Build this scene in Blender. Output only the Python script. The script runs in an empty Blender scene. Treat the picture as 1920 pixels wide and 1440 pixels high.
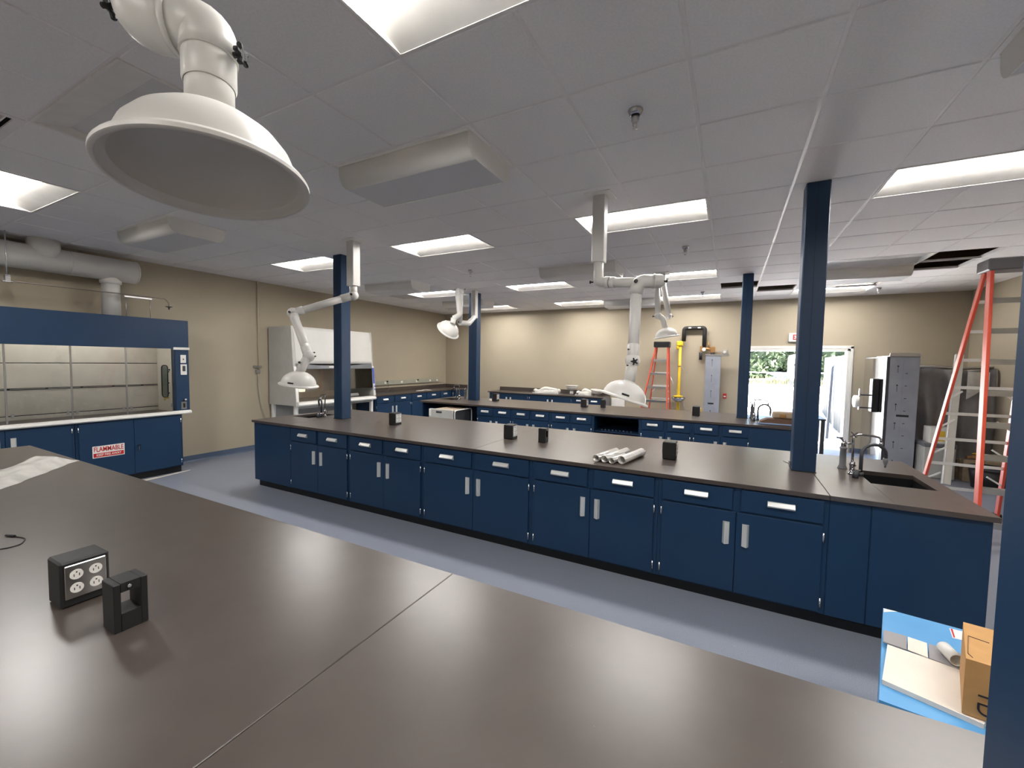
import bpy, bmesh, math, random
from mathutils import Matrix, Vector
random.seed(7)
sc = bpy.context.scene
COL = sc.collection
# ------------------------------------------------------------------ camera
H = 3.1828                      # ceiling height
cam_d = bpy.data.cameras.new('camera'); cam = bpy.data.objects.new('camera', cam_d); COL.objects.link(cam)
cam_d.sensor_width = 36; cam_d.sensor_fit = 'HORIZONTAL'; cam_d.lens = 783.278/1920*36
cam_d.clip_start = .02; cam_d.clip_end = 400
YAW, PITCH, ROLL = .4811, -.0543, .0158
_f = Vector((-math.sin(YAW)*math.cos(PITCH), math.cos(YAW)*math.cos(PITCH), math.sin(PITCH)))
_r0 = Vector((math.cos(YAW), math.sin(YAW), 0)); _u0 = _r0.cross(_f)
_r = _r0*math.cos(ROLL)+_u0*math.sin(ROLL); _u = -_r0*math.sin(ROLL)+_u0*math.cos(ROLL)
cam.matrix_world = Matrix(((_r.x,_u.x,-_f.x,5.7016),(_r.y,_u.y,-_f.y,0),(_r.z,_u.z,-_f.z,1.7586),(0,0,0,1)))
sc.camera = cam
# ------------------------------------------------------------------ world, sun, exposure
LENS_POWER = 42.0
sc.view_settings.view_transform = 'Standard'; sc.view_settings.look = 'None'
sc.view_settings.exposure = 0.35; sc.view_settings.gamma = 1; sc.view_settings.use_curve_mapping = False
w = bpy.data.worlds.new('sky'); sc.world = w; w.use_nodes = True
nt = w.node_tree; bg = nt.nodes['Background']
sky = nt.nodes.new('ShaderNodeTexSky'); sky.sky_type = 'NISHITA'; sky.sun_disc = False
sky.sun_elevation = math.radians(52); sky.sun_rotation = math.radians(110)
nt.links.new(sky.outputs[0], bg.inputs[0]); bg.inputs[1].default_value = 1.6
sd = bpy.data.lights.new('sun', 'SUN'); sun = bpy.data.objects.new('sun', sd); COL.objects.link(sun)
sd.energy = 105.0; sd.angle = math.radians(.6); sd.color = (1, .96, .9)
sun.rotation_euler = Vector((.75, -.25, 1.1)).to_track_quat('Z', 'Y').to_euler()
sc.cycles.use_denoising = True
sc.cycles.max_bounces = 10; sc.cycles.diffuse_bounces = 6; sc.cycles.glossy_bounces = 4
sc.cycles.transparent_max_bounces = 12; sc.cycles.sample_clamp_indirect = 60.0
sc.cycles.caustics_reflective = False; sc.cycles.caustics_refractive = False

# ------------------------------------------------------------------ materials
MATS = {}
def mat(name, col, rough=.5, metal=0., col2=None, nscale=6., bump=0., bscale=200., spec=.5, coat=0., alpha=1., trans=0., ior=1.45, ndetail=3., ramp=(.35,.65)):
    if name in MATS: return MATS[name]
    m = bpy.data.materials.new(name); m.use_nodes = True
    t = m.node_tree; b = t.nodes['Principled BSDF']
    b.inputs['Base Color'].default_value = (*col, 1); b.inputs['Roughness'].default_value = rough
    b.inputs['Metallic'].default_value = metal; b.inputs['Specular IOR Level'].default_value = spec
    b.inputs['Coat Weight'].default_value = coat; b.inputs['Alpha'].default_value = alpha
    b.inputs['Transmission Weight'].default_value = trans; b.inputs['IOR'].default_value = ior
    tc = t.nodes.new('ShaderNodeTexCoord')
    if col2 is None: col2 = tuple(c*.93 for c in col)
    n = t.nodes.new('ShaderNodeTexNoise'); n.inputs['Scale'].default_value = nscale; n.inputs['Detail'].default_value = ndetail
    t.links.new(tc.outputs['Object'], n.inputs['Vector'])
    r = t.nodes.new('ShaderNodeValToRGB'); r.color_ramp.elements[0].position = ramp[0]; r.color_ramp.elements[1].position = ramp[1]
    r.color_ramp.elements[0].color = (*col, 1); r.color_ramp.elements[1].color = (*col2, 1)
    t.links.new(n.outputs['Fac'], r.inputs['Fac']); t.links.new(r.outputs['Color'], b.inputs['Base Color'])
    if bump:
        n2 = t.nodes.new('ShaderNodeTexNoise'); n2.inputs['Scale'].default_value = bscale
        t.links.new(tc.outputs['Object'], n2.inputs['Vector'])
        bp = t.nodes.new('ShaderNodeBump'); bp.inputs['Strength'].default_value = bump; bp.inputs['Distance'].default_value = .002
        t.links.new(n2.outputs['Fac'], bp.inputs['Height']); t.links.new(bp.outputs['Normal'], b.inputs['Normal'])
    MATS[name] = m; return m
def emat(name, col, strength):
    if name in MATS: return MATS[name]
    m = bpy.data.materials.new(name); m.use_nodes = True; b = m.node_tree.nodes['Principled BSDF']
    b.inputs['Base Color'].default_value = (.8,.8,.8,1); b.inputs['Emission Color'].default_value = (*col,1); b.inputs['Emission Strength'].default_value = strength
    MATS[name] = m; return m
def glassmat(name, tint=(.975,.985,.98), refl=1.0):
    if name in MATS: return MATS[name]
    m = bpy.data.materials.new(name); m.use_nodes = True; t = m.node_tree; t.nodes.remove(t.nodes['Principled BSDF'])
    tr = t.nodes.new('ShaderNodeBsdfTransparent'); tr.inputs[0].default_value = (*tint,1)
    gl = t.nodes.new('ShaderNodeBsdfGlossy'); gl.inputs['Roughness'].default_value = .02
    fr = t.nodes.new('ShaderNodeFresnel'); fr.inputs[0].default_value = 1.5
    mx = t.nodes.new('ShaderNodeMixShader'); t.links.new(fr.outputs[0], mx.inputs[0]); t.links.new(tr.outputs[0], mx.inputs[1]); t.links.new(gl.outputs[0], mx.inputs[2])
    t.links.new(mx.outputs[0], t.nodes['Material Output'].inputs[0]); MATS[name] = m; return m
M = dict(
 wall=mat('cream_wall_paint', (.43,.375,.28), .65, col2=(.415,.36,.27), nscale=1.5, bump=.15, bscale=120),
 floor=mat('speckled_blue_vinyl', (.18,.20,.25), .36, col2=(.265,.29,.345), nscale=260, ndetail=2, ramp=(.42,.62)),
 base=mat('blue_grey_cove_base', (.085,.12,.19), .45),
 tile=mat('white_ceiling_tile', (.87,.85,.85), .9, col2=(.82,.80,.80), nscale=90, bump=.35, bscale=320),
 tbar=mat('white_tbar_steel', (.84,.81,.80), .5),
 deck=mat('plenum_shade_black', (.02,.02,.022), .9),  # near-black puts the plenum's shade into the colour, so open bays look dark
 blue=mat('navy_blue_powder_coat', (.0082,.035,.086), .42, col2=(.0078,.032,.080), nscale=3, bump=.06, bscale=500),
 bluein=mat('navy_blue_interior', (.008,.028,.07), .5),
 kick=mat('black_vinyl_kick', (.006,.007,.009), .5),
 top=mat('black_epoxy_top', (.058,.045,.039), .31, col2=(.066,.052,.045), nscale=9, bump=.02, bscale=300, spec=1.0),
 sink=mat('black_epoxy_sink', (.008,.008,.009), .4),
 alu=mat('satin_aluminium', (.78,.79,.77), .34, metal=.45),
 steel=mat('brushed_steel', (.55,.55,.55), .28, metal=1.),
 dsteel=mat('dull_steel', (.30,.27,.23), .45, metal=.8),
 chrome=mat('polished_chrome', (.50,.50,.53), .13, metal=1.),
 hinge=mat('bright_hinge_steel', (.7,.72,.74), .25, metal=.9),
 white=mat('white_powder_coat', (.80,.79,.75), .3, col2=(.78,.77,.73), nscale=4),
 armw=mat('white_polypropylene', (.66,.65,.62), .33, col2=(.64,.63,.60), nscale=5),
 whitegrey=mat('pale_grey_paint', (.50,.50,.47), .4),
 troffer=mat('white_troffer_enamel', (.78,.76,.72), .4),
 black=mat('black_plastic', (.010,.010,.011), .42),
 blackm=mat('matte_black_casting', (.012,.012,.013), .55, bump=.1, bscale=250),
 liner=mat('white_hood_liner', (.72,.67,.60), .4),
 glass=glassmat('sash_glass'),
 grey=mat('mid_grey_plastic', (.17,.175,.19), .45),
 dgrey=mat('dark_grey_plastic', (.05,.052,.06), .45),
 red=mat('orange_red_fibreglass', (.62,.085,.045), .4, col2=(.58,.075,.04), nscale=8),
 ylw=mat('safety_yellow_paint', (.75,.52,.03), .4),
 bronze=mat('bronze_casting', (.36,.19,.07), .4, metal=.4),
 film=mat('grey_protective_film', (.33,.35,.40), .35, col2=(.29,.31,.36), nscale=5),
 ink=mat('black_ink', (.02,.02,.025), .6),
 redink=mat('red_sign_ink', (.55,.02,.02), .5),
 signw=mat('white_sign_face', (.82,.80,.76), .45),
 card=mat('brown_cardboard', (.52,.29,.11), .75, col2=(.48,.265,.10), nscale=20),
 bluecard=mat('sky_blue_carton', (.10,.33,.62), .4, col2=(.09,.30,.58), nscale=5),
 whitecard=mat('white_card', (.74,.68,.60), .6),
 greycard=mat('grey_card', (.28,.27,.28), .6),
 plastic=mat('translucent_plastic_sheet', (.75,.74,.70), .22, col2=(.60,.59,.56), nscale=9, alpha=.82),
 tarp=mat('grey_plastic_wrap', (.22,.21,.21), .35, col2=(.15,.145,.15), nscale=3, bump=.5, bscale=12),
 wood=mat('pale_timber', (.42,.33,.23), .7, col2=(.34,.26,.18), nscale=15),
 concrete=mat('sunlit_concrete', (.78,.76,.72), .85, col2=(.72,.70,.67), nscale=2),
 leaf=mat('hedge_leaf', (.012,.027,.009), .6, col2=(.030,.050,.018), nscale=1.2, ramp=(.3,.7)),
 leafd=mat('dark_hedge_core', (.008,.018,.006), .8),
 fence=mat('pale_fence_sheet', (.085,.078,.068), .7),
 roof=mat('exterior_render', (.5,.47,.4), .8),
 insul=mat('black_pipe_insulation', (.018,.017,.017), .6, bump=.3, bscale=60),
 perf=mat('perforated_grey_plate', (.68,.68,.69), .5, col2=(.62,.62,.63), nscale=120),
 lensoff=mat('unlit_acrylic_lens', (.70,.68,.67), .35),
 lens=emat('lit_acrylic_lens', (1,.965,.925), LENS_POWER),
 redplastic=mat('red_alarm_plastic', (.5,.03,.03), .4),
 ylabel=mat('yellow_label', (.8,.55,.05), .5),
)
def specks(m,scale,thr,col):
    t=m.node_tree; b=t.nodes['Principled BSDF']; src=b.inputs['Base Color'].links[0].from_socket
    tc=t.nodes.new('ShaderNodeTexCoord'); n=t.nodes.new('ShaderNodeTexNoise'); n.inputs['Scale'].default_value=scale; n.inputs['Detail'].default_value=1
    t.links.new(tc.outputs['Object'],n.inputs['Vector']); r=t.nodes.new('ShaderNodeValToRGB'); r.color_ramp.elements[0].position=thr; r.color_ramp.elements[1].position=thr+.02
    t.links.new(n.outputs['Fac'],r.inputs['Fac']); mx=t.nodes.new('ShaderNodeMix'); mx.data_type='RGBA'; mx.inputs[7].default_value=(*col,1)
    t.links.new(r.outputs['Color'],mx.inputs[0]); t.links.new(src,mx.inputs[6]); t.links.new(mx.outputs[2],b.inputs['Base Color'])
specks(M['top'],85,.835,(.25,.23,.21)); specks(M['floor'],60,.80,(.6,.6,.58))
# ------------------------------------------------------------------ mesh builder
class MB:
    def __init__(s, m=None): s.v=[]; s.f=[]; s.s=[]; s.m=m; s.weld=True
    def add(s, vs, fs, smooth=False):
        o=len(s.v)
        for p in vs:
            p=Vector(p); s.v.append(s.m@p if s.m else p)
        for f in fs: s.f.append([i+o for i in f]); s.s.append(smooth)
        return s
    def box(s,x0,x1,y0,y1,z0,z1,c=0):
        if x0>x1:x0,x1=x1,x0
        if y0>y1:y0,y1=y1,y0
        if z0>z1:z0,z1=z1,z0
        if not c:
            return s.add([(x,y,z) for z in (z0,z1) for y in (y0,y1) for x in (x0,x1)],
              [(0,2,3,1),(4,5,7,6),(0,1,5,4),(2,6,7,3),(0,4,6,2),(1,3,7,5)])
        cx,cy,cz=(x0+x1)/2,(y0+y1)/2,(z0+z1)/2; X,Y,Z=(x1-x0)/2,(y1-y0)/2,(z1-z0)/2
        c=min(c,X*.9,Y*.9,Z*.9); V=[]; idx={}
        for a in(-1,1):
            for b in(-1,1):
                for d in(-1,1):
                    idx[a,b,d,'x']=len(V); V.append((cx+a*X,cy+b*(Y-c),cz+d*(Z-c)))
                    idx[a,b,d,'y']=len(V); V.append((cx+a*(X-c),cy+b*Y,cz+d*(Z-c)))
                    idx[a,b,d,'z']=len(V); V.append((cx+a*(X-c),cy+b*(Y-c),cz+d*Z))
        F=[]; q=((-1,-1),(1,-1),(1,1),(-1,1))
        for a in(-1,1):
            F.append([idx[a,b,d,'x'] for b,d in q]); F.append([idx[b,a,d,'y'] for b,d in q]); F.append([idx[b,d,a,'z'] for b,d in q])
        for a in(-1,1):
            for b in(-1,1):
                F.append([idx[a,b,-1,'x'],idx[a,b,-1,'y'],idx[a,b,1,'y'],idx[a,b,1,'x']])
                F.append([idx[a,-1,b,'x'],idx[a,-1,b,'z'],idx[a,1,b,'z'],idx[a,1,b,'x']])
                F.append([idx[-1,a,b,'y'],idx[-1,a,b,'z'],idx[1,a,b,'z'],idx[1,a,b,'y']])
                for d in(-1,1): F.append([idx[a,b,d,'x'],idx[a,b,d,'y'],idx[a,b,d,'z']])
        return s.add(V,F)
    def prism(s,poly,axis,a,b,smooth=False):
        n=len(poly); V=[]
        for t in(a,b):
            for p,q in poly: V.append({'x':(t,p,q),'y':(p,t,q),'z':(p,q,t)}[axis])
        s.add(V,[list(range(n)),list(range(n,2*n))])
        s.add(V,[(i,(i+1)%n,n+(i+1)%n,n+i) for i in range(n)],smooth); return s
    def ring(s,c,d,r,seg,ref=None):
        d=Vector(d).normalized(); a=Vector(ref) if ref is not None else (Vector((0,0,1)) if abs(d.z)<.9 else Vector((1,0,0)))
        u=(a-d*a.dot(d)).normalized(); v=d.cross(u)
        return [Vector(c)+(u*math.cos(2*math.pi*i/seg)+v*math.sin(2*math.pi*i/seg))*r for i in range(seg)],u
    def cyl(s,p0,p1,r0,r1=None,seg=16,smooth=True,cap=True):
        r1=r0 if r1 is None else r1; d=Vector(p1)-Vector(p0)
        A,u=s.ring(p0,d,r0,seg); B,_=s.ring(p1,d,r1,seg,u)
        s.add(A+B,[(i,(i+1)%seg,seg+(i+1)%seg,seg+i) for i in range(seg)],smooth)
        if cap: s.add(A,[list(range(seg))]); s.add(B,[list(range(seg))])
        return s
    def pipe(s,pts,r,fillet=0.,seg=14,cap=True):
        pts=[Vector(p) for p in pts]; path=[pts[0]]
        for i in range(1,len(pts)-1):
            a,b,c=pts[i-1],pts[i],pts[i+1]; u=(a-b); v=(c-b); f=min(fillet,u.length*.49,v.length*.49)
            if f<1e-5: path.append(b); continue
            p=b+u.normalized()*f; q=b+v.normalized()*f
            for k in range(9):
                t=k/8; path.append(p*(1-t)**2+b*2*t*(1-t)+q*t*t)
        path.append(pts[-1]); rings=[]; ref=None
        for i,p in enumerate(path):
            d=(path[min(i+1,len(path)-1)]-path[max(i-1,0)])
            R_,ref=s.ring(p,d,r if not callable(r) else r(i/(len(path)-1)),seg,ref); rings.append(R_)
        V=[q for R_ in rings for q in R_]
        F=[(k*seg+i,k*seg+(i+1)%seg,(k+1)*seg+(i+1)%seg,(k+1)*seg+i) for k in range(len(rings)-1) for i in range(seg)]
        s.add(V,F,True)
        if cap: s.add(rings[0],[list(range(seg))]); s.add(rings[-1],[list(range(seg))])
        return s
    def lathe(s,prof,o=(0,0,0),axis=(0,0,1),seg=40,smooth=True):
        ax=Vector(axis).normalized(); o=Vector(o); V=[]; ref=None
        for r,h in prof:
            R_,ref=s.ring(o+ax*h,ax,max(r,1e-5),seg,ref); V+=R_
        s.add(V,[(k*seg+i,k*seg+(i+1)%seg,(k+1)*seg+(i+1)%seg,(k+1)*seg+i) for k in range(len(prof)-1) for i in range(seg)],smooth); return s
    def sphere(s,c,r,seg=16,rings=8,sc=(1,1,1)):
        V=[];F=[]
        for j in range(rings+1):
            for i in range(seg):
                a=math.pi*j/rings; b=2*math.pi*i/seg
                V.append((c[0]+r*sc[0]*math.sin(a)*math.cos(b),c[1]+r*sc[1]*math.sin(a)*math.sin(b),c[2]+r*sc[2]*math.cos(a)))
        for j in range(rings):
            for i in range(seg): F.append((j*seg+i,j*seg+(i+1)%seg,(j+1)*seg+(i+1)%seg,(j+1)*seg+i))
        return s.add(V,F,True)
    def beam(s,p0,p1,w,d,ref=(0,0,1),c=0):
        p0,p1=Vector(p0),Vector(p1); z=(p1-p0); L=z.length; z.normalize(); ref=Vector(ref)
        u=(ref-z*ref.dot(z)).normalized(); v=z.cross(u)
        m0=s.m; T=Matrix(((u.x,v.x,z.x,p0.x),(u.y,v.y,z.y,p0.y),(u.z,v.z,z.z,p0.z),(0,0,0,1)))
        s.m=(m0@T) if m0 else T; s.box(-w/2,w/2,-d/2,d/2,0,L,c); s.m=m0; return s
    def mesh(s,name):
        me=bpy.data.meshes.new(name); me.from_pydata([tuple(p) for p in s.v],[],s.f)
        me.polygons.foreach_set('use_smooth',s.s)
        bm=bmesh.new(); bm.from_mesh(me); 
        if s.weld: bmesh.ops.remove_doubles(bm,verts=bm.verts,dist=1e-6)
        bmesh.ops.recalc_face_normals(bm,faces=bm.faces); bm.to_mesh(me); bm.free()
        return me
    def build(s,name,m,parent=None,label=None):
        if parent is not None:
            o=Vector((0,0,0)); p=parent
            while p is not None: o+=p.location; p=p.parent
            if o.length>1e-9: s.v=[q-o for q in s.v]
        me=s.mesh(name); me.materials.append(M[m] if isinstance(m,str) else m)
        ob=bpy.data.objects.new(name,me); COL.objects.link(ob); ob.parent=parent
        if label: ob['label']=label
        return ob
def B(*a,**k): return MB().box(*a,**k)
def tag(o,label,cat,group=None):
    o['label']=label; o['category']=cat
    if group: o['group']=group
    return o
def thing(name,label,cat,loc=(0,0,0),group=None):
    o=bpy.data.objects.new(name,None); o.empty_display_size=.05; COL.objects.link(o); o.location=loc
    return tag(o,label,cat,group)
def struct(o): o['kind']='structure'; return o
def copy_tree(o,parent=None):
    c=o.copy(); COL.objects.link(c); c.parent=parent
    for ch in list(o.children): copy_tree(ch,c)
    return c
def place(o,loc,rz=0,label=None,group=None):
    o.location=loc; o.rotation_euler=(0,0,rz)
    if label: o['label']=label
    if group: o['group']=group
    return o
def text(name,s,size,m,parent,T,depth=.0008,align='CENTER',bold=0.):
    cu=bpy.data.curves.new(name,'FONT'); cu.body=s; cu.size=size; cu.extrude=depth; cu.align_x=align; cu.align_y='CENTER'; cu.offset=bold
    t=bpy.data.objects.new(name,cu); COL.objects.link(t); bpy.context.view_layer.update()
    me=bpy.data.meshes.new_from_object(t.evaluated_get(bpy.context.evaluated_depsgraph_get())); bpy.data.objects.remove(t)
    o=Vector((0,0,0)); p=parent
    while p is not None: o+=p.location; p=p.parent
    me.transform(Matrix.Translation(-o)@T); me.materials.clear(); me.materials.append(M[m])
    ob=bpy.data.objects.new(name,me); COL.objects.link(ob); ob.parent=parent; return ob
def facing(loc,right,up):
    r=Vector(right).normalized(); u=Vector(up).normalized(); n=r.cross(u)
    return Matrix(((r.x,u.x,n.x,loc[0]),(r.y,u.y,n.y,loc[1]),(r.z,u.z,n.z,loc[2]),(0,0,0,1)))
PI=math.pi
# ------------------------------------------------------------------ room shell
XW, YF, XR, YN = -2.245, 10.70, 9.56, -3.4
DX0, DX1, DZ = 6.0, 7.84, 2.12
ZT = H+.95
struct(B(XW-.2,XR+.2,YN-.2,YF+.2,-.12,0).build('floor','floor'))
struct(B(XW-.2,XW,YN-.2,YF+.2,0,ZT).build('wall_left','wall'))
struct(B(XR,XR+.2,YN-.2,YF+.2,0,ZT).build('wall_right','wall'))
struct(B(XW,XR,YN-.2,YN,0,ZT).build('wall_front','wall'))
struct(B(XW,DX0,YF,YF+.2,0,ZT).box(DX1,XR,YF,YF+.2,0,ZT).box(DX0,DX1,YF,YF+.2,DZ,ZT).build('wall_back','wall'))
struct(MB().prism([(XW,0),(XW+.018,0),(XW+.006,.02),(XW+.004,.1),(XW,.1)],'y',3.42,YF).build('baseboard_left','base'))
mb=MB()
for a,b in ((2.98,DX0-.08),(DX1+.08,XR)): mb.prism([(YF,0),(YF-.018,0),(YF-.006,.02),(YF-.004,.1),(YF,.1)],'x',a,b)
struct(mb.build('baseboard_back','base'))
# door frame (steel, white) around the opening
tr=MB()
for x in (DX0,DX1):
    s=-1 if x==DX0 else 1
    tr.box(x-.0 if s>0 else x-.05,x+.05 if s>0 else x,YF-.025,YF,0,DZ+.05,.004)
    tr.box(x-.05 if s>0 else x,x if s>0 else x+.05,YF-.02,YF+.2,0,DZ,.004)
    tr.box(x-.03 if s>0 else x+.02,x-.02 if s>0 else x+.03,YF+.08,YF+.2,0,DZ)
tr.box(DX0-.05,DX1+.05,YF-.025,YF,DZ,DZ+.06,.004).box(DX0,DX1,YF-.02,YF+.2,DZ-.05,DZ,.004)
struct(tr.build('trim_1','white'))
# ------------------------------------------------------------------ suspended ceiling, 2 ft grid
T = .6096; GX, GY = 5.4732, 2.1759
gx=lambda i: GX+i*T
gy=lambda j: GY+j*T
ceil_o=bpy.data.objects.new('ceiling',None); COL.objects.link(ceil_o); ceil_o.location=(3.6,3.6,H); struct(ceil_o)
B(XW-.2,XR+.2,YN-.2,YF+.2,ZT,ZT+.1).build('roof_deck','deck',ceil_o)
LIGHTS=[(i,j) for j in (-7,-2,3,8) for i in (-10,-6,-2,2)]+[(i,12) for i in (-10,-6,-2,2)]
OFF={(-6,-2),(2,8)}
DIFFS=[(-4,0),(-10,0),(2,0),(-4,6),(-10,6),(2,9),(-4,12),(-10,10)]
VENTS=[(-7,-3),(-11,8)]
HOLES=[(0,10),(1,11),(4,8),(4,9),(3,11)]
used=set(VENTS)|set(HOLES)
for i,j in LIGHTS: used|={(i,j),(i+1,j)}
for i,j in DIFFS: used|={(i,j),(i+1,j)}
rest=MB(); tm=None; ntile=0
for j in range(-10,14):
    for i in range(-13,7):
        if (i,j) in used: continue
        x0,x1=max(gx(i)+.0085,XW+.004),min(gx(i+1)-.0085,XR-.004); y0,y1=max(gy(j)+.0085,YN+.004),min(gy(j+1)-.0085,YF-.004)
        if x1-x0<.03 or y1-y0<.03: continue
        full=i>-13 and i<6 and j<13 and j>-10
        if j<-2 or (j<0 and i<-10): rest.box(x0,x1,y0,y1,H,H+.016,.004); continue
        if full:
            if tm is None:
                h=(T-.017)/2; tm=MB().box(-h,h,-h,h,0,.016,.004).mesh('ceiling_tile'); tm.materials.append(M['tile'])
            ob=bpy.data.objects.new('ceiling_tile',tm); COL.objects.link(ob); ob.parent=ceil_o
            ob.location=(gx(i)+T/2-3.6,gy(j)+T/2-3.6,random.uniform(0,.0012))
        else: MB().box(x0,x1,y0,y1,H,H+.016,.004).build('ceiling_tile','tile',ceil_o)
        ntile+=1
o=rest.build('ceiling_tile_field','tile',ceil_o); o['kind']='stuff'
own={}
for k,(i,j) in enumerate(LIGHTS+DIFFS): own[i,j]=k; own[i+1,j]=k
for i in range(-12,7):
    j=-10
    while j<14:
        if own.get((i-1,j),-1)==own.get((i,j),-2): j+=1; continue
        k=j
        while k<14 and own.get((i-1,k),-1)!=own.get((i,k),-2): k+=1
        B(gx(i)-.012,gx(i)+.012,max(gy(j),YN)+(.012 if j>-10 else 0),min(gy(k),YF)-(.012 if k<14 else 0),H+.005,H+.04).build('grid_runner','tbar',ceil_o); j=k
for j in range(-9,14): B(XW,XR,gy(j)-.012,gy(j)+.012,H+.0055,H+.03).build('grid_runner','tbar',ceil_o)
B(XW,XW+.022,YN,YF,H-.001,H+.02).build('wall_angle','tbar',ceil_o); B(XW,XR,YF-.022,YF,H-.001,H+.02).build('wall_angle','tbar',ceil_o); B(XR-.022,XR,YN,YF,H-.001,H+.02).build('wall_angle','tbar',ceil_o)
# plenum duct glimpsed through the open tile bays
tag(MB().box(5.6,9.3,9.15,9.45,H+.25,H+.55,.01).build('plenum_duct',mat('tan_duct_board',(.30,.20,.13),.7)),'brown duct board trunk above the open ceiling bays','duct')
# ------------------------------------------------------------------ troffers
def troffer(lit):
    t=thing('ceiling_light','x','ceiling light')
    hx,hy=T-.004,T/2-.004
    f=MB()
    for s in(-1,1):
        f.box(-hx,hx,s*hy,s*(hy-.013),0,.012).box(s*hx,s*(hx-.013),-hy+.013,hy-.013,0,.012)
    f.build('frame','troffer',t)
    for s in(-1,1):
        MB().prism([(s*(hy-.013),.002),(s*(hy-.013),.005),(s*.115,.053),(s*.115,.050)],'x',-hx+.013,hx-.013).build('side_panel','troffer',t)
        e=MB(); e.prism([(-hy+.013,.001),(hy-.013,.001),(.115,.056),(-.115,.056)],'x',s*(hx-.013),s*(hx-.02)); e.build('end_cap','troffer',t)
    l=[(-.114,.050)]+[(-.114+.228*k/8,.050-.012*math.sin(PI*k/8)) for k in range(1,8)]+[(.114,.050),(.114,.053),(-.114,.053)]
    MB().prism(l,'x',-hx+.021,hx-.021).build('lens','lens' if lit else 'lensoff',t)
    B(-hx+.002,hx-.002,-hy+.002,hy-.002,.06,.075).build('housing','troffer',t)
    return t
lon=troffer(True); loff=troffer(False); fl={True:False,False:False}
cols={-10:'by the fume hood wall',-6:'one bay off the fume hood wall',-2:'two bays off the fume hood wall',2:'in the ladder-side row'}
rows={-7:'behind the front bench',-2:'over the front bench',3:'over the long middle bench',8:'over the far island bench',12:'along the door wall'}
for i,j in LIGHTS:
    lit=(i,j) not in OFF; src=lon if lit else loff
    o=copy_tree(src) if fl[lit] else src; fl[lit]=True
    place(o,(gx(i+1),gy(j)+T/2,H-.002),0,('lit' if lit else 'switched-off')+' white recessed troffer '+rows[j]+', '+cols[i],'ceiling troffers')
# ------------------------------------------------------------------ curved air diffusers
def diffuser():
    t=thing('air_diffuser','x','air diffuser'); a,b=.575,.27; z=-.15
    prof=[(-b,0)]+[(-b+.085*(1-math.cos(k*PI/16)),-.05+(z+.05)*math.sin(k*PI/16)) for k in range(9)]
    full=prof+[(-y,zz) for y,zz in reversed(prof)]
    for s_ in(-1,1):
        o_=[(-s_*y,zz) for y,zz in prof]; MB().prism(o_+[(y*.985,zz+.003) for y,zz in reversed(o_)],'x',-a+.004,a-.004,True).build('side_shell','white',t)
    MB().box(-a+.004,a-.004,-b+.084,b-.084,z,z+.003).build('bottom_plate','perf',t)
    MB().box(-a,a,b-.09,b-.083,z-.002,z+.001).build('bottom_lip','white',t)
    for s in(-1,1): MB().prism(full,'x',s*a,s*(a-.006)).build('end_cap','white',t)
    B(-T+.01,T-.01,-T/2+.01,T/2-.01,.0,.012).build('mounting_plate','tile',t)
    MB().prism([(-b-.012,.0),(-b+.012,.0),(-b+.012,-.01),(-b-.004,-.012)],'x',-a,a).prism([(b+.012,.0),(b-.012,.0),(b-.012,-.01),(b+.004,-.012)],'x',-a,a).build('edge_trim','white',t)
    return t
d0=diffuser(); first=True
dlab={(-4,0):'rounded white ceiling diffuser beside the big extractor hood over the front bench',(-10,0):'rounded white ceiling diffuser out from the fume hood',(2,0):'rounded white ceiling diffuser beside the blue column on the front bench',(-4,6):'rounded white ceiling diffuser between the middle and far benches',(-10,6):'rounded white ceiling diffuser near the biosafety cabinet',(2,9):'rounded white ceiling diffuser next to the two open ceiling bays',(-4,12):'rounded white ceiling diffuser above the wall bench holding folded arms',(-10,10):'rounded white ceiling diffuser over the corner wall bench'}
for i,j in DIFFS:
    o=d0 if first else copy_tree(d0); first=False
    place(o,(gx(i+1),gy(j)+T/2,H),0,dlab[i,j],'rounded ceiling diffusers')
# vents
for k,(i,j) in enumerate(VENTS):
    t=thing('ceiling_vent',['square slotted return grille ahead of the switched-off troffer','square slotted return grille close to the biosafety cabinet'][k],'vent',(gx(i)+T/2,gy(j)+T/2,H),'slotted return grilles')
    h=T/2-.006; f=MB()
    for s in(-1,1): f.box(s*h,s*(h-.04),-h,h,.0,.012).box(-h+.04,h-.04,s*h,s*(h-.04),.0,.012)
    f.m=Matrix.Translation(t.location); f.v=[f.m@q for q in f.v]; f.build('frame','tbar',t)
    c=t.location
    for n in range(14):
        y=c.y-h+.06+n*(2*h-.1)/14
        MB().box(c.x-h+.04,c.x+h-.04,y,y+.008,H+.0,H+.03).build('slat','tbar',t)
    B(c.x-h,c.x+h,c.y-h,c.y+h,H+.04,H+.05).build('backing','deck',t)
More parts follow.
